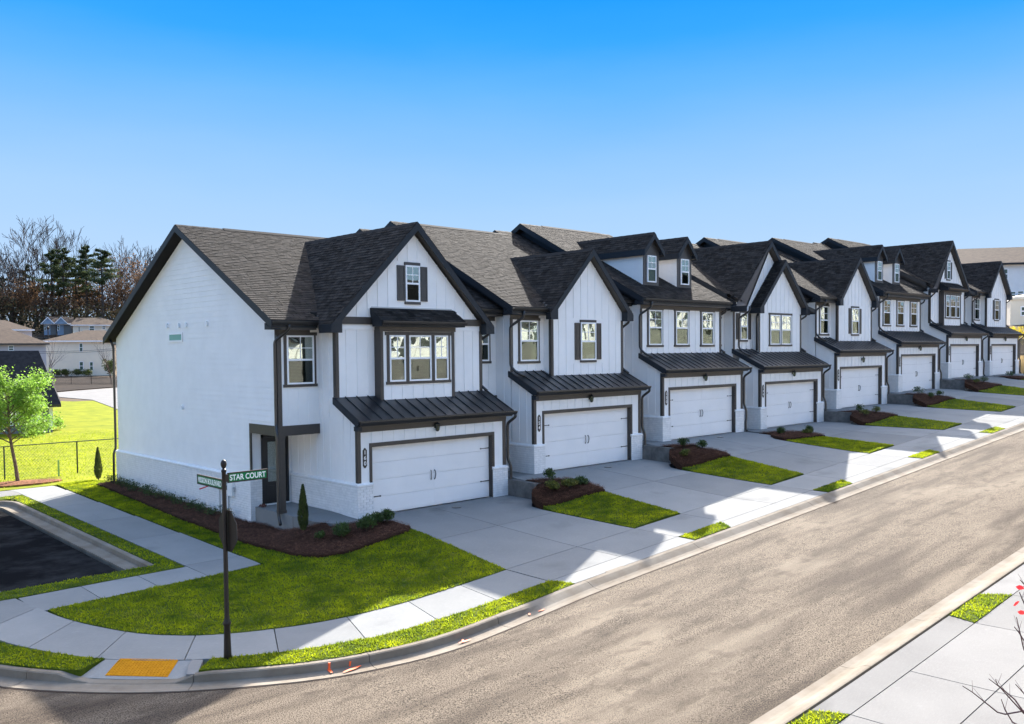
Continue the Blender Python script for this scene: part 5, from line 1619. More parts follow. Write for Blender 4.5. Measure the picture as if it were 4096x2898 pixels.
def shrub(x, y, z, w, h, label, m=None, n=500, size=.035, grp='low shrubs in the mulch beds'):
    t = empty('shrub', (x, y, z)); tag(t, label, 'shrub', grp)
    br = MB()
    lobes = [(random.uniform(-.35, .35) * w, random.uniform(-.35, .35) * w, h * random.uniform(.45, .75)) for _ in range(7)]
    for l in lobes: br.tube([(0, 0, -.03), (l[0] * .5, l[1] * .5, l[2] * .5), l], [.009, .006, .003], 4)
    br.build('stems', M_BARKD, t)
    mb = MB()
    for l in lobes:
        leaf_cloud(mb, l, (w * .27, w * .27, h * .38), n // 7, size, (0, 1), .7, .1)
    for _ in range(n // 6):   # spiky new shoots
        a = random.random() * 6.28; r0 = random.random() * w * .45
        p = Vector((r0 * math.cos(a), r0 * math.sin(a), h * random.uniform(.5, .95))); u = Vector((math.cos(a) * .5, math.sin(a) * .5, 1)).normalized()
        sd = Vector((-math.sin(a), math.cos(a), 0)); s = size * 1.5
        mb.add([tuple(p - sd * s * .25), tuple(p + sd * s * .25), tuple(p + u * s * 1.5)], [(0, 1, 2)], random.random())
    mb.build('foliage', m or M_SHRUB, t)

arbor(-1.66, .35, bz0(-1.66, .35) - .03, 1.36, .155, 'narrow arborvitae in the bed in front of the porch slab')
arbor(-1.72, 17.25, HL(17) - .02, 1.38, .165, 'narrow arborvitae beyond the rear corner of the end wall')
fr = [(-1.30, -1.15, .55, .40, 'green shrub right of the narrow evergreen in the front bed'), (-.62, -1.35, .5, .42, 'bushy green shrub in the middle of the front bed'),
      (-.15, -1.15, .40, .36, 'green shrub beside the walk in the front bed'), (.16, -1.2, .42, .38, 'leafy shrub at the driveway end of the front bed')]
for x, y, w_, h_, lb in fr: shrub(x, y, bz0(x, y), w_, h_, lb, n=900)
shrub(-1.75, -.75, bz0(-1.75, -.75), .3, .22, 'small low shrub at the lawn side of the narrow evergreen', n=300)
# row of low shrubs against the end wall
ORD = ['first', 'second', 'third', 'fourth', 'fifth', 'sixth', 'seventh', 'eighth', 'ninth', 'tenth', 'eleventh', 'twelfth', 'thirteenth', 'fourteenth']
y = 15.0; k = 0
while y > 4.2:
    shrub(-1.92 + .12 * noise.noise((y, 0, 0)), y, bz0(-1.9, y), .62, .34, 'low dark shrub along the white end wall, %s from the rear corner' % ORD[k], n=260, size=.03, grp='row of low shrubs along the end wall'); y -= .85; k += 1
# shrubs in strip beds
defs = {0: [(6.72, -1.45, .42, .38, 0, 'leafy green shrub at the top of the first strip bed'), (6.15, -2.15, .5, .30, 1, 'yellow green mounding shrub nearest the first driveway edge'), (6.75, -2.35, .5, .28, 1, 'yellow green mounding shrub in the middle of the first strip bed'), (7.35, -2.3, .45, .25, 0, 'low green shrub at the right of the first strip bed')],
        1: [(14.15, -1.6, .35, .32, 0, 'dark shrub at the top of the second strip bed'), (14.9, -1.95, .36, .34, 0, 'upright shrub by the third driveway in the second strip bed'), (13.35, -2.3, .4, .25, 1, 'brownish low shrub by the retaining wall end of the second strip')],
        2: [(21.3, -1.75, .45, .3, 0, 'green spiky shrub in the third strip bed near the fourth garage'), (22.3, -2.5, .5, .2, 1, 'low bright shrub in the third strip bed'), (22.75, -2.35, .35, .3, 0, 'dark green shrub at the right end of the third strip bed')],
        3: [(29.2, -1.6, .55, .38, 0, 'dark green shrub at the top of the fourth strip bed'), (28.6, -2.2, .5, .3, 1, 'yellowish shrub in the fourth strip bed'), (29.95, -2.2, .5, .32, 1, 'olive shrub at the right of the fourth strip bed')],
        4: [(36.7, -1.6, .55, .42, 0, 'leafy shrub at the top of the fifth strip bed'), (36.6, -2.3, .5, .28, 0, 'low green shrub in the fifth strip bed'), (37.6, -2.4, .4, .3, 0, 'small dark shrub in the fifth strip bed')],
        5: [(44.2, -1.6, .55, .4, 0, 'dark shrub at the top of the sixth strip bed'), (43.9, -2.2, .5, .28, 1, 'yellowish shrub in the sixth strip bed'), (45.1, -2.2, .6, .34, 0, 'rounded shrub at the right of the sixth strip bed')],
        6: [(52.0, -1.6, .5, .34, 0, 'dark shrub before the last garage'), (52.9, -2.4, .8, .3, 0, 'spreading green shrub beside the last driveway')]}
for i, L_ in defs.items():
    for x, y, w_, h_, c, lb in L_:
        shrub(x, y, BEDZ[i + 1](x, y), w_, h_, lb, M_SHRUBY if c else M_SHRUB, n=500 if i < 3 else 250, size=.04)

# brown leaves object on porch step
lp = MB(); leaf_cloud(lp, (0, 0, .05), (.14, .10, .045), 60, .04)
o = lp.build('leaf_pile', mat('dead_leaf', (.16, .05, .03), .8), None, (-1.22, 3.62, .065)); tag(o, 'small heap of dead leaves on the porch slab', 'leaves')

# ------------------------------------------------------------------ trees
def branch_tree(mb, base, h, r, spread, depth, seed, up=.55, n0=5, tips=None, first=.35, wob=.12, sides=5, curve=0.0, rmin=0.0):
    rd = random.Random(seed)
    def grow(p, d, l, r, lev):
        pts = [p]; q = p.copy(); dd = d.copy()
        st = 4 if lev < 2 else 3
        for _ in range(st):
            dd = (dd + Vector((rd.gauss(0, wob), rd.gauss(0, wob), rd.gauss(0, wob * .6) + curve * .1))).normalized()
            q = q + dd * l / st; pts.append(q.copy())
        rs = [max(rmin, r * (1 - .55 * k / st)) for k in range(st + 1)]
        mb.tube(pts, rs, sides if lev < 2 else 3, False)
        if lev >= depth:
            if tips is not None: tips.append((pts[-1], dd)); tips.append((pts[-2], dd))
            return
        nb = n0 if lev == 0 else rd.choice((2, 3, 3))
        for k in range(nb):
            t = first + (1 - first) * (k + .7) / nb if lev == 0 else .45 + .55 * (k + 1) / nb
            i = min(st - 1, int(t * st)); f = t * st - i
            pp = pts[i].lerp(pts[min(i + 1, st)], min(1, f))
            a = rd.random() * 6.283
            e1 = dd.cross(Vector((.3, .1, 1))).normalized() if abs(dd.z) < .95 else Vector((1, 0, 0)); e2 = dd.cross(e1)
            sp = spread * rd.uniform(.6, 1.2)
            nd = (dd + (e1 * math.cos(a) + e2 * math.sin(a)) * sp + Vector((0, 0, up * .4))).normalized()
            grow(pp, nd, l * rd.uniform(.55, .75), r * (1 - .5 * t) * .62, lev + 1)
    grow(Vector(base), Vector((0, 0, 1)), h * .55, r, 0)

# young green tree in the mulch ring beyond the side pavement
tx, ty = -4.35, 19.0
tz_ = HL(ty)
tr = empty('young_tree', (tx, ty, tz_)); tag(tr, 'young bright green tree in a straw ring at the left edge', 'tree')
tips = []
mb = MB()
mb.tube([(0, 0, 0), (-.06, .02, .7), (-.20, 0, 1.6), (-.30, 0, 2.5), (-.28, 0, 4.0)], [.085, .07, .06, .045, .02], 8)
rd = random.Random(4)
for k in range(26):
    z0 = 1.7 + 2.2 * (k / 26)
    a = k * 2.4 + rd.random(); L_ = (1.9 - .32 * (z0 - 1.5)) * rd.uniform(.75, 1.1)
    d = Vector((math.cos(a), math.sin(a), .42 + .30 * (k / 26)))
    p = Vector((-.25, 0, z0)); pts = [p.copy()]
    for s in range(4):
        d = (d + Vector((rd.gauss(0, .15), rd.gauss(0, .15), rd.gauss(.03, .1)))).normalized(); p = p + d * L_ / 4; pts.append(p.copy())
        if s > 0:
            for _ in range(4):
                dd = (d + Vector((rd.gauss(0, .6), rd.gauss(0, .6), rd.gauss(.1, .35)))).normalized()
                e = p + dd * rd.uniform(.25, .6)
                mb.tube([p, e], [.008, .003], 3, False); tips.append(e); tips.append(p.lerp(e, .5))
    mb.tube(pts, [.03, .022, .016, .010, .005], 5, False); tips.append(p)
mb.build('trunk', M_BARK, tr)
lf = MB()
for e in tips:
    for _ in range(36):
        q = e + Vector((rd.gauss(0, .15), rd.gauss(0, .15), rd.gauss(0, .11)))
        s = rd.uniform(.035, .065)
        a = Vector((rd.gauss(0, 1), rd.gauss(0, 1), rd.gauss(-.4, .6))).normalized(); b_ = a.cross(Vector((rd.gauss(0, 1), rd.gauss(0, 1), rd.gauss(0, 1)))).normalized()
        lf.add([tuple(q - a * s), tuple(q + b_ * s * .5), tuple(q + a * s), tuple(q - b_ * s * .5)], [(0, 1, 2, 3)], rd.random())
lf.build('crown', M_TREEL, tr)
ring = sheet([(tx + .15 + 1.5 * math.cos(a * math.pi / 10), ty - .1 + 1.1 * math.sin(a * math.pi / 10)) for a in range(20)], lambda x, y: HL(y) + .06 + .10 * math.exp(-((x - tx) ** 2 + (y - ty) ** 2)), .2, .15, .06).build('mulch_ring', mat('sunlit_straw', (.26, .12, .06), .95, (.16, .07, .04), 14, bump=.9, bscale=40))
tag(ring, 'reddish brown straw ring round the young tree', kind='structure')
straw(ring, [(tx + .15 + 1.5 * math.cos(a * math.pi / 10), ty - .1 + 1.1 * math.sin(a * math.pi / 10)) for a in range(20)], lambda x, y: HL(y) + .08, 1500, .08)
shrub(-4.9, 21.3, HL(21), .6, .6, 'bright green shrub by the fence behind the young tree', M_TREEL, 300, .04, 'shrubs by the fence')
MB().box(-.03, -.03, 0, .03, .03, .75).build('marker_post', mat('marker_green', (.15, .28, .08), .6), None, (-2.1, 21.3, HL(21.3)))
bpy.data.objects['marker_post']['label'] = 'short green marker post in the lawn before the fence'; bpy.data.objects['marker_post']['category'] = 'post'

# chain link fence
def fence(label, pts, h, zf, mat_, sp=3.05, mesh=True, pick=0):
    f = empty('chain_link_fence' if mesh else 'metal_fence', (0, 0, 0)); tag(f, label, 'fence')
    for (x0, y0), (x1, y1) in zip(pts, pts[1:]):
        L_ = math.hypot(x1 - x0, y1 - y0); n = max(1, round(L_ / sp))
        for k in range(n + 1):
            x, y = lerp(x0, x1, k / n), lerp(y0, y1, k / n)
            MB().tube([(x, y, zf(x, y) - .1), (x, y, zf(x, y) + h)], .033, 8).build('fence_post', mat_, f)
        MB().tube([(x0, y0, zf(x0, y0) + h), (x1, y1, zf(x1, y1) + h)], .024, 6).build('top_rail', mat_, f)
        if mesh:
            w = MB(); s = .14; n = int(L_ / s)
            for k in range(n):
                for sg in (1, -1):
                    a = k * s; t0, t1 = a / L_, min(1, max(0, (a + sg * h) / L_))
                    if not 0 <= (a + sg * h) <= L_: continue
                    w.add([(lerp(x0, x1, t0), lerp(y0, y1, t0), zf(x0, y0) + .02), (lerp(x0, x1, t0), lerp(y0, y1, t0) + .002, zf(x0, y0) + .028),
                           (lerp(x0, x1, t1), lerp(y0, y1, t1) + .002, zf(x0, y0) + h), (lerp(x0, x1, t1), lerp(y0, y1, t1), zf(x0, y0) + h - .008)], [(0, 1, 2, 3)])
            w.build('chain_mesh', mat_, f)
        else:
            w = MB(); n = int(L_ / .11)
            for k in range(n):
                x, y = lerp(x0, x1, k / n), lerp(y0, y1, k / n)
                w.box(x - .01, y - .01, zf(x, y), x + .01, y + .01, zf(x, y) + h)
            o = w.build('picket', mat_, f); o['kind'] = 'stuff'
            for hh in (.15, h - .12): MB().tube([(x0, y0, zf(x0, y0) + hh), (x1, y1, zf(x1, y1) + hh)], .02, 4).build('rail', mat_, f)
fence('dark chain link fence across the sunlit back lawn', [(-16.3, 22.1), (-1.05, 22.1), (14.2, 22.1)], 1.5, lambda x, y: HL(y), M_CHAIN)
# ------------------------------------------------------------------ far side of the street
fs = empty('far_pavement'); tag(fs, 'pale concrete pavement and drives on the near right side of the street', kind='structure')
fz = lambda x, y: zr(x) + .15 + .012 * (-15.9 - y)
vx = [-6.9, 3.12, 10.6, 18.1, 25.6, 33.1]     # left ends of the grass patches
for k, x0 in enumerate(vx[:-1]):
    x1 = vx[k + 1]
    patch = [(x0, -15.95), (x0 - .15, -16.46), (x0 + 1.95, -16.46), (x0 + 1.62, -15.95)]
    if k == 0: patch = [(-8.5, -15.95), (-8.5, -16.46), (-2.1, -16.46), (-2.35, -15.95)]
    lawn_f = sheet(patch, lambda x, y: fz(x, y) + .012, .3, .12, .02).build('far_verge', M_GRASS)
    tag(lawn_f, 'bright sunlit grass patch beside the %s kerb' % ['near right', 'right hand', 'farther right', 'far right', 'farthest right'][k], kind='structure')
    blades(patch, fz, 560 if k < 3 else 200, lawn_f)
    a = patch[2][0]; b = x1 - .15
    # apron strip, drive, pavement
    m1 = (a + b) / 2 - .4
    slab_obj('apron_slab', [(patch[3][0], -15.93), (x1, -15.93), (b, -16.46), (a, -16.46)], fz, M_CONCW, fs)
    slab_obj('pavement_slab', [(a, -16.46), (m1, -16.46), (m1, -17.8), (a, -17.8)], fz, M_CONCW, fs)
    slab_obj('pavement_slab', [(m1, -16.46), (b, -16.46), (b, -17.8), (m1, -17.8)], fz, M_CONCW, fs)
    for (p, q) in ((a, m1), (m1, b)):
        slab_obj('driveway_slab', [(p, -17.8), (q, -17.8), (q, -21.0), (p, -21.0)], fz, M_CONCW, fs)
        slab_obj('driveway_slab', [(p, -21.0), (q, -21.0), (q, -24.4), (p, -24.4)], fz, M_CONCW, fs)
    c0, c1 = x0 - .15 if k else -8.5, a
    slab_obj('pavement_slab', [(c0, -16.46), (c1, -16.46), (c1, -17.8), (c0, -17.8)], fz, M_CONCW, fs)
    g = [(c0, -17.82), (c1, -17.82), (c1, -24.4), (c0, -24.4)]
    o = sheet(g, lambda x, y: fz(x, y) + .01, .8, .1).build('far_lawn', M_GRASS); tag(o, 'sunlit grass between the driveways on the right side', kind='structure')

# ------------------------------------------------------------------ the opposite rows (they fill the shade with bounced light and show in the window panes)
def opp_house(x, y, z, w, ang, m_, label, grp, seed):
    h = empty('opposite_townhouse', (x, y, z), None, ang); tag(h, label, 'townhouse', grp)
    MB().box(0, -11, -1.2, w, 0, 5.8).yprism([(0, 5.8), (w, 5.8), (w, 6.0), (0, 6.0)], -11, 0).build('wall', m_, h)
    MB().xprism([(.4, 5.7), (.4, 5.9), (-5.5, 9.3), (-11.4, 5.9), (-11.4, 5.7), (-5.5, 9.1)], -.1, w + .1).build('roof', M_BLKROOF, h, fix=True)
    g = MB().yprism([(w * .35, 5.7), (w - .1, 5.7), (w * .67, 8.2)], -3, .25); g.build('gable_wall', m_, h, fix=True)
    MB().yprism([(w * .3, 5.55), (w * .67, 8.55), (w, 5.55), (w, 5.75), (w * .67, 8.8), (w * .3, 5.75)], -4, .55).build('gable_roof', M_BLKROOF, h, fix=True)
    for (a, b, c, d) in ((.7, 1.6, 3.9, 5.4), (w * .5, w * .5 + .9, 3.9, 5.4), (w * .72, w * .72 + .9, 3.9, 5.4)):
        f = MB().box(a - .08, .001, c - .08, b + .08, .05, d + .08).build('window', M_VINYL, h)
        MB().box(a, .051, c, (b), .055, d).build('pane', M_DARK, f)
        MB().box(a, .056, (c + d) / 2 - .03, b, .07, (c + d) / 2 + .03).build('rail', M_VINYL, f)
    for k in range(int(5.2 / .2)):
        z_ = .4 + k * .2
        if k % 1 == 0: MB().box(0, .001, z_, w, .012, z_ + .18).build('lap_plank', m_, h)
    MB().box(w * .28, .013, .0, w * .28 + 4.8, .05, 2.2).build('garage_door', M_GDOOR, h)
for k in range(13):
    x = -7.4 + k * 7.5
    opp_house(x, -25.2, float(fz(x + 3, -24)) + .1, 7.4, 0.0, M_CREAMR, 'cream townhouse across the street, %s from its corner end' % ['first', 'second', 'third', 'fourth', 'fifth', 'sixth', 'seventh', 'eighth', 'ninth', 'tenth', 'eleventh', 'twelfth', 'thirteenth'][k], 'cream townhouses across the street', k)
for k in range(5):  # unseen row, added to bounce sunlight onto the corner house end wall
    opp_house(-33.0, -14 + k * 7.5 + 7.4, -.7, 7.4, -math.pi / 2, M_CREAMR, 'unseen cream townhouse added across the side street to bounce light, %s from the near end' % ['first', 'second', 'third', 'fourth', 'fifth'][k], 'unseen cream townhouses added across the side street to bounce light', k + 20)

# ------------------------------------------------------------------ background helpers (positions by sight line and real distance)
FWD, RGT, UPV = _f, _r2, _u2
def at(u, v, D):
    return CAM + (FWD + RGT * ((u - 2095.6) / 3563.4) + UPV * ((1531.65 - v) / 3563.4)) * D
def gp(u, v, zf=lambda x, y: HL(y)):
    lo, hi = 20, 420
    for _ in range(60):
        m = (lo + hi) / 2; p = at(u, v, m)
        if p.z > zf(p.x, p.y): lo = m
        else: hi = m
    return at(u, v, (lo + hi) / 2)
def bg_frame(u, v, D):
    p = at(u, v, D)
    return p
def bg_building(name, label, cat, u0, u1, vb, ve, D, depth, wall_m, roof_m, ridge=None, wins=(), trim=None, over=.5, grp=None, below=2.0, gable=False, uedge=None):
    """front wall spans u0..u1, its near left corner at distance D; turned so that its right flank is edge on"""
    o = at(u0, vb, D)
    ue = uedge if uedge is not None else u1
    ang = YAW + math.atan((2095.6 - ue) / 3563.4)
    e1 = Vector((math.cos(ang), math.sin(ang), 0)); e2 = Vector((-math.sin(ang), math.cos(ang), 0))
    def xof(u, y=0.0):
        r_ = FWD + RGT * ((u - 2095.6) / 3563.4)
        nx_, ny_ = -r_.y, r_.x
        c = o + e2 * y - CAM
        return -(c.x * nx_ + c.y * ny_) / (e1.x * nx_ + e1.y * ny_)
    def zof(v, x=0.0, y=0.0):
        p = o + e1 * x + e2 * y - CAM
        p.z = 0
        Dp = p.dot(FWD); Dp += (at(2095.6 + 3563.4 * p.dot(RGT) / Dp, v, Dp).z - CAM.z) * FWD.z
        return at(2095.6 + 3563.4 * p.dot(RGT) / Dp, v, Dp).z - o.z
    w = xof(u1); um = (u0 + u1) / 2
    h = zof(ve, w / 2)
    b = empty(name, (o.x, o.y, o.z), None, ang); tag(b, label, cat, grp)
    MB().box(0, 0, -below, w, depth, h).build('wall', wall_m, b)
    for q in range(int(h / .45)): MB().box(.0, -.03, q * .45, w, -.001, q * .45 + .42).build('lap_plank', wall_m, b)
    vr, ra, rb = ridge
    xa, xb_ = xof(ra, depth / 2), xof(rb, depth / 2)
    zr1 = zof(vr, (xa + xb_) / 2, depth / 2)
    E0, E1 = -over, w + over
    V = [(E0, -over, h), (E1, -over, h), (E1, depth + over, h), (E0, depth + over, h), (xa, depth / 2, zr1), (xb_, depth / 2, zr1)]
    MB().add(V, [(0, 1, 5, 4), (1, 2, 5), (2, 3, 4, 5), (3, 0, 4), (3, 2, 1, 0)]).build('roof', roof_m, b)
    MB().box(E0, -over - .06, h - .22, E1, -over - .001, h + .02).build('fascia_board', trim or M_VINYL, b)
    for (a, c, d, e) in wins:
        x0, x1 = xof(a), xof(c); z1, z0 = zof(d, x0), zof(e, x0)
        f = MB().box(x0, -.08, z0, x1, -.031, z1).build('window', M_VINYL, b)
        t = min(.14, (x1 - x0) * .14)
        MB().box(x0 + t, -.10, z0 + t, x1 - t, -.081, (z0 + z1) / 2 - t / 2).build('pane', M_TEAL, f)
        MB().box(x0 + t, -.10, (z0 + z1) / 2 + t / 2, x1 - t, -.081, z1 - t).build('pane', M_TEAL, f)
    b['w'] = w
    return b, xof, zof, w, h
M_TEAL = mat('far_window_glass', (.035, .075, .060), .15, spec=.8)

bg_building('apartment_house', 'pale two storey house with tan roof behind the corner house', 'house', 180, 452, 1508, 1364, 159, 13, M_CREAM, M_TANROOF, (1322, 345, 428), [(321, 335, 1374, 1408), (319, 336, 1447, 1483), (360, 375, 1448, 1483)])
bg_building('hip_roof_house', 'grey house with tan hip roof at the left edge', 'house', -190, 188, 1520, 1375, 128, 14, M_LAV, M_TANROOF, (1316, -60, 46), [(37, 60, 1383, 1404)], trim=M_SOFFIT)
bg_building('hip_roof_house', 'house with tan hip roof standing behind the grey house at the left edge', 'house', -230, 133, 1400, 1319, 165, 14, M_LAV, M_TANROOF, (1281, -60, 26))
for u0, u1, wm, lb in ((178, 231, M_BLUE, 'left'), (231, 293, M_BLUE, 'right')):
    bb_, xo_, zo_, w_, h_ = bg_building('townhouse', '%s one of the two blue grey townhouses on the rise below the woods' % lb, 'townhouse', u0, u1, 1385, 1296, 232, 12, wm, M_TANROOF, (1268, u0 + 22, u1 + 10),
        [(u0 + 4, u0 + 14, 1301, 1322), (u0 + 22 if u0 < 200 else u0 + 48, u0 + 28 if u0 < 200 else u0 + 54, 1302, 1318)], grp='blue grey townhouses below the woods')
    a_, c_ = xo_(u0 + 30), xo_(u1)
    MB().box(a_, -.25, 0, c_, -.101, h_ - .1).build('grey_wall_panel', M_GREYS, bb_)
    MB().yprism([(a_ - 3.2, zo_(1348)), (c_, zo_(1348)), (c_, zo_(1340)), (a_ - 3.2, zo_(1344))], -2.0, -.26).build('porch_roof', M_TANROOF, bb_, fix=True)
    MB().yprism([(-.6, h_ - .1), (2.4, h_ - .1), (.9, h_ + 1.5)], -1.0, 3).build('gable_end', M_BLUE, bb_, fix=True)
    MB().yprism([(-.8, h_ - .1), (.9, h_ + 1.75), (2.6, h_ - .1), (2.4, h_ - .1), (.9, h_ + 1.5), (-.6, h_ - .1)], -1.3, 3).build('gable_trim', M_VINYL, bb_, fix=True)
bg_building('townhouse_block', 'white townhouse block on the rise right of the blue grey ones', 'house', 293, 520, 1385, 1301, 228, 12, M_CREAM, M_TANROOF, (1272, 312, 410), [(320, 325, 1308, 1328), (362, 384, 1304, 1324), (414, 428, 1304, 1318)], uedge=420)
# street lamp beside the blue townhouses
sl = at(193, 1362, 215); sl.z = HL(sl.y)
s_ = empty('street_lamp', tuple(sl)); tag(s_, 'dark street lamp post in front of the blue grey townhouses', 'street lamp')
hh = at(193, 1320, 215).z - sl.z
MB().tube([(0, 0, 0), (0, 0, hh)], .10, 6).build('pole', M_POLE, s_)
MB().lathe([(.1, 0), (.28, .3), (.28, .6), (.05, .9)], 8, (0, 0, hh)).build('lamp_head', M_POLE, s_)
# small building with a big black roof close behind the fence
b, xo_, zo_, w_, h_ = bg_building('black_roof_building', 'low building with a steep black shingle roof behind the green tree', 'building', -160, 206, 1726, 1624, 75, 9, M_GREYS, M_BLKROOF, (1404, -100, 158), trim=M_IRON, over=.7)
MB().box(w_ - .25, -.06, 0, w_ + .04, -.035, h_).build('corner_board', M_PLATE, b)
for a in (35, 58, 120, 142): MB().box(xo_(a), -.20, .3, xo_(a) + .25, -.035, h_ - .3).build('porch_post', M_PLATE, b)
p = gp(222, 1722); shrub(p.x, p.y, p.z - .05, 1.5, 1.1, 'yellow green bush at the corner of the black roof building', M_TREEL, 500, .10, 'bushes by the black roof building')

# concrete lane, leaf bank, black fence, round shrubs, bare ornamental trees
poly = [gp(150, 1580), gp(213, 1582), gp(222, 1589), gp(370, 1602), gp(470, 1640), gp(640, 1720), gp(700, 1560), gp(470, 1553), gp(300, 1566)]
o = sheet([(p.x, p.y) for p in poly], lambda x, y: HL(y) + .06, 2.0, .1).build('far_lane', M_CONCW); tag(o, 'pale concrete lane beyond the back lawn', kind='structure')
poly = [gp(140, 1578), gp(300, 1563), gp(470, 1550), gp(640, 1545), gp(640, 1512), gp(140, 1512)]
o = sheet([(p.x, p.y) for p in poly], lambda x, y: HL(y) + .10, 2.0, .1).build('leaf_bank', M_BANK); tag(o, 'dark leaf covered bank above the lane', kind='structure')
P0, P1 = gp(205, 1540), gp(600, 1540)
fence('black metal fence on the dark bank above the far lane', [(P0.x, P0.y), (P1.x, P1.y)], 1.3, lambda x, y: HL(y) + .1, M_IRON, 3.0, False)
for k, (u, v) in enumerate(((226, 1511), (267, 1510), (308, 1509), (354, 1510))):
    p = gp(u, v)
    shrub(p.x, p.y, p.z, 1.9, 1.35, 'clipped dark ball shrub before the pale house, %s from the left' % ['first', 'second', 'third', 'fourth'][k], M_ARB, 700, .13, 'ball shrubs along the pale house')
p = gp(437, 1512); shrub(p.x, p.y, p.z, 2.4, 3.0, 'tall dark evergreen bush at the right end of the pale house', M_ARB, 1200, .15, 'bushes along the pale house')

def bare(name, label, p, h, r, seed, leaf=None, nleaf=0, mat_b=None, spread=.75, depth=4, n0=7, grp=None, lsize=.12, first=.2, up=.5, lrad=.5, rmin=0.0):
    t = empty(name, (p[0], p[1], p[2])); tag(t, label, 'tree', grp)
    mb = MB(); tips = []
    branch_tree(mb, (0, 0, 0), h, r, spread, depth, seed, up, n0, tips, first, rmin=rmin)
    mb.build('trunk', mat_b or M_BARKD, t)
    if leaf:
        lf = MB(); rd = random.Random(seed)
        for _ in range(nleaf):
            e, d = rd.choice(tips)
            q = e + Vector((rd.gauss(0, lrad), rd.gauss(0, lrad), rd.gauss(0, lrad * .8))); s = lsize * rd.uniform(.6, 1.4)
            a = Vector((rd.gauss(0, 1), rd.gauss(0, 1), rd.gauss(0, 1))).normalized(); b_ = a.cross(Vector((rd.gauss(0, 1), rd.gauss(0, 1), rd.gauss(0, 1)))).normalized()
            lf.add([tuple(q - a * s), tuple(q + b_ * s * .6), tuple(q + a * s), tuple(q - b_ * s * .6)], [(0, 1, 2, 3)], rd.random())
        lf.build('crown', leaf, t)
    return t
p = gp(197, 1512); bare('bare_tree', 'small bare ornamental tree at the left corner of the pale house', p, 6.5, .09, 3, mat_b=M_BARK, spread=.45, n0=9, first=.15)
p = gp(443, 1516); bare('bare_tree', 'small bare ornamental tree at the right end of the pale house', p, 6.3, .09, 5, mat_b=M_BARK, spread=.5, n0=9, first=.25)
# overhead wires
for k, (va, vb_) in enumerate(((1408, 1380), (1414, 1387))):
    a, b_ = at(150, va, 100), at(620, vb_ - 3, 110)
    mb = MB(); pts = [a.lerp(b_, t / 12) - Vector((0, 0, .25 * math.sin(math.pi * t / 12))) for t in range(13)]
    mb.tube([tuple(q) for q in pts], .022, 4)
    o = mb.build('overhead_wire', M_IRON); tag(o, '%s of the two thin overhead wires crossing before the pale house' % ('upper' if k == 0 else 'lower'), 'wire', 'overhead wires')

# ------------------------------------------------------------------ the wood behind
def pine(label, p, h, seed, dens=1.0, top=.42):
    rd = random.Random(seed)
    t = empty('pine_tree', (p[0], p[1], p[2])); tag(t, label, 'tree', 'tall pines in the wood')
    mb = MB(); lf = MB()
    lean = rd.uniform(-.4, .4)
    mb.tube([(0, 0, -1), (lean * .5, 0, h * .5), (lean, 0, h)], [.42, .30, .07], 6)
    n = int(26 * dens)
    for k in range(n):
        u = top + (1 - top) * (k / n) ** .9
        a = rd.random() * 6.283; L_ = h * (.175 * (1 - (u - top) / (1 - top)) ** .7 + .03) * rd.uniform(.6, 1.2)
        b0 = Vector((lean * u, 0, h * u)); b1 = b0 + Vector((math.cos(a) * L_, math.sin(a) * L_, L_ * rd.uniform(.0, .35)))
        mb.tube([tuple(b0), tuple(b1)], [.06, .02], 4, False)
        for q in range(4):
            c = b0.lerp(b1, .45 + .18 * q)
            leaf_cloud(lf, c, (L_ * .36, L_ * .36, .45), 46, .27, (0, 1), .4, .0)
    leaf_cloud(lf, (lean, 0, h), (.5, .5, .8), 40, .2)
    mb.build('trunk', M_BARKD, t); lf.build('crown', M_PINE, t)
hillz = lambda x, y: HL(y)
def tp(u, D):
    p = at(u, 1400, D); p.z = HL(p.y) - .5; return p
def treeh(u, vt, D):
    return at(u, vt, D).z - tp(u, D).z
for k, (u, vt, D) in enumerate(((215, 1005, 256), (262, 995, 254), (352, 988, 255), (418, 1003, 252), (240, 1050, 300), (312, 1035, 262), (108, 1060, 290), (20, 1110, 290))):
    pine('tall dark pine rising from the wood, %s' % ['left of the twin crowns', 'with the broad twin crown', 'with layered flat branches', 'slim and set apart on the right', 'behind the twin crowns', 'between the broad and the layered pine', 'among the bare trees on the left', 'short one at the left edge'][k], tp(u, D), treeh(u, vt, D), 40 + k, 1.25 if k < 4 else .9, .45 if k != 3 else .6)
names = [(150, 950, 262, 'large bare spreading tree with the tallest crown in the wood', .62), (60, 1040, 258, 'bare tree leaning left near the left edge of the wood', .7), (10, 1050, 270, 'bare tree at the far left edge of the wood', .6),
         (300, 1010, 290, 'thin bare tree behind the pines', .5), (455, 1030, 285, 'bare tree right of the slim pine', .6), (500, 1035, 280, 'fine branched bare tree near the white gable', .6), (180, 985, 270, 'bare tree close behind the largest one', .55), (395, 1080, 280, 'low bare tree between the two right pines', .6),
         (570, 1040, 280, 'bare tree just left of the gable peak', .6), (95, 1090, 265, 'bare tree with rusty leaves in the left of the wood', .6)]
for k, (u, vt, D, lb, sp_r) in enumerate(names):
    bare('bare_tree', lb, tp(u, D), treeh(u, vt, D) * .95, .55, 100 + k, None, 0, spread=sp_r, depth=5 if k % 2 == 0 else 4, n0=8, grp='bare trees in the wood', first=.15, rmin=.05, up=.9)
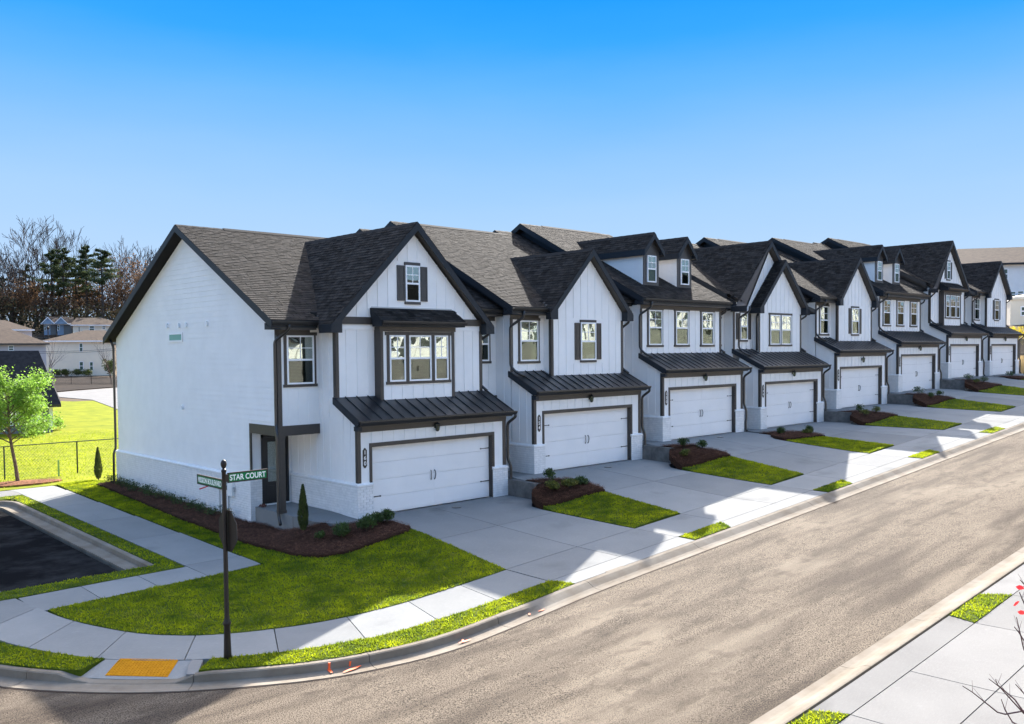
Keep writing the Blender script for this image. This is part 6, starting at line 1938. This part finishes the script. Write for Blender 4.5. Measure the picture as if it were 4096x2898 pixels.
for k, (u, vt, D) in enumerate(((540, 1045, 262), (470, 1110, 258), (40, 1130, 250), (130, 1150, 250), (330, 1130, 262), (395, 1180, 255), (230, 1190, 250), (515, 1090, 270), (275, 1120, 270), (600, 1060, 262), (0, 1180, 250), (85, 1160, 255), (175, 1120, 262))):
    bare('autumn_tree', 'tree with brown autumn leaves in the wood, %s' % ['bright orange one by the gable', 'left of the bright orange one', 'near the left edge', 'below the largest bare tree', 'between the middle pines', 'low one under the slim pine', 'low one above the blue houses', 'behind the orange one', 'in the middle of the wood', 'hidden behind the white gable edge', 'at the left frame edge', 'low one left of the large bare tree', 'right of the large bare tree'][k],
         tp(u, D), treeh(u, vt, D) * .86, .42, 300 + k, M_AUT, 1100, spread=.75, depth=4, n0=6, grp='autumn trees in the wood', lsize=.26, lrad=1.1, rmin=.05)
br = MB()
for k in range(11000):
    u = random.uniform(-60, 700); D = random.uniform(236, 300)
    p = tp(u, D); q = p + Vector((0, 0, random.random() ** 1.3 * (9 + 3 * noise.noise((u * .01, D * .05, 0)))))
    s = random.uniform(.25, .6)
    a = Vector((random.gauss(0, 1), random.gauss(0, 1), random.gauss(0, 1))).normalized(); b_ = a.cross(Vector((random.gauss(0, 1), random.gauss(0, 1), random.gauss(0, 1)))).normalized()
    br.add([tuple(q - a * s), tuple(q + b_ * s * .5), tuple(q + a * s), tuple(q - b_ * s * .5)], [(0, 1, 2, 3)], random.random())
o = br.build('undergrowth', M_BRUSH); tag(o, 'brown undergrowth and brush filling the foot of the wood', kind='stuff')

# ------------------------------------------------------------------ right background
rb, *_ = bg_building('long_white_building', 'long white building with a brown grey roof behind the last townhouse', 'building', 3800, 4260, 1330, 1054, 108, 13, M_WHITE, M_TANROOF, (988, 3826, 4400),
                 [(3990, 4029, 1075, 1120), (4033, 4060, 1166, 1190), (4064, 4091, 1164, 1186)], trim=M_FASCIA, over=.5, below=4, uedge=2900)
for u, v in ((3876, 1001), (3933, 1042)):
    p = at(u, v, 112); MB().tube([(0, 0, -.5), (0, 0, .35)], .06, 8).build('vent_pipe', M_GALV, rb).matrix_world = Matrix.Translation(p)
cr, *_ = bg_building('cream_cabin', 'cream flat roofed cabin at the right edge behind the wall', 'cabin', 4040, 4230, 1322, 1188, 82, 5, M_CREAM, M_CREAM, (1176, 4100, 4200), [(4078, 4112, 1226, 1266)], trim=M_CREAM, over=.1, below=2.6, uedge=2900)
# tan block wall right of the last townhouse
tw = empty('block_wall', (59.4, -.3, 3.0)); tag(tw, 'tan block retaining wall right of the last townhouse', 'retaining wall')
MB().box(0, .02, -.4, 12, .5, 1.29).build('wall_core', M_TANBLK, tw)
r0 = random.Random(2)
for r in range(5):
    x = -.2 if r % 2 else 0.0
    while x < 12:
        MB().box(max(0, x), -.0 - r0.uniform(0, .02), r * .26, min(12, x + .44), .019, r * .26 + .25).build('block', M_TANBLK, tw); x += .455
fence('black picket fence above the tan block wall', [(59.4, .1), (71.4, .1)], 1.25, lambda x, y: 4.29, M_IRON, 2.4, False)
shrub(64.5, 2.2, 4.6, 5.5, 2.0, 'wide yellow bush above the tan block wall', M_YBUSH, 2500, .12, 'bushes above the block wall')
o = sheet([(59.4, .5), (80, .5), (80, 24), (59.4, 24)], lambda x, y: 4.27 + .16 * (y - .5), 1.0, .3).build('bank', M_SOIL); tag(o, 'earth bank rising behind the tan block wall', kind='structure')

# ------------------------------------------------------------------ leafless sapling with a few red leaves, right foreground
sx, sy = -7.25, -20.9
sg = empty('red_leaf_sapling', (sx, sy, float(fz(sx, sy)))); tag(sg, 'bare sapling with a few red leaves at the right edge', 'sapling')
loc = lambda u, v, D: at(u, v, D) - Vector((sx, sy, float(fz(sx, sy))))
mb = MB()
mb.tube([(0, 0, 0), (.03, 0, 1.0), tuple(loc(4300, 2950, 6.5))], [.03, .022, .014], 6)
root_p = loc(4300, 2950, 6.5)
tw_ = [[(4300, 2950), (4180, 2830), (4021, 2898 - 40), (3990, 2850), (3940, 2810), (3890, 2770), (3850, 2745)],
       [(4300, 2950), (4160, 2900), (4096, 2855), (4040, 2795), (4000, 2750), (3955, 2716)],
       [(4300, 2950), (4200, 2890), (4110, 2870), (4060, 2800), (4020, 2765), (3990, 2740), (3982, 2718)],
       [(4300, 2950), (4150, 2940), (4050, 2890), (4020, 2840), (4005, 2798)],
       [(4300, 2950), (4190, 2880), (4096, 2775), (4062, 2738)],
       [(4300, 2950), (4250, 2700), (4096, 2600), (4092, 2585), (4080, 2530), (4066, 2470)],
       [(4300, 2950), (4240, 2650), (4100, 2570), (4075, 2530), (4057, 2508)],
       [(4300, 2950), (4220, 2600), (4100, 2420), (4088, 2395), (4078, 2370)],
       [(4300, 2950), (4260, 2500), (4100, 2342), (4080, 2320)]]
for k, t in enumerate(tw_):
    D = 6.5 - .06 * (k % 4)
    pts = [tuple(loc(u, v, D)) for u, v in t]; n = len(pts)
    mb.tube(pts, [.006 * (1 - .8 * i / (n - 1)) + .0016 for i in range(n)], 4, False)
    for i in range(max(1, n - 3), n - 1):
        a = Vector(pts[i]); e = a + (Vector(pts[i + 1]) - a) * .6 + RGT * (.04 if i % 2 else -.03) + Vector((0, 0, .06))
        mb.tube([tuple(a), tuple(e)], [.002, .001], 3, False)
mb.build('branches', M_TWIG, sg)
for k, (u, v, s) in enumerate(((4082, 2352, .034), (4066, 2415, .028), (4088, 2452, .032))):
    c = loc(u, v, 6.45)
    a = (RGT * .8 + UPV * (.5 if k % 2 else -.2)).normalized(); b_ = (UPV + RGT * .3 + FWD * .4).normalized(); n_ = a.cross(b_)
    L_ = []
    for i, (p, q) in enumerate(((-1, 0), (-.4, .5), (.3, .45), (1, .05), (.3, -.35), (-.4, -.45))):
        L_.append(tuple(c + a * p * s + b_ * q * s + n_ * .15 * s * (1 if i in (1, 2) else -1)))
    MB().add(L_ + [tuple(c)], [(6, i, (i + 1) % 6) for i in range(6)]).build('leaf', M_REDL, sg)
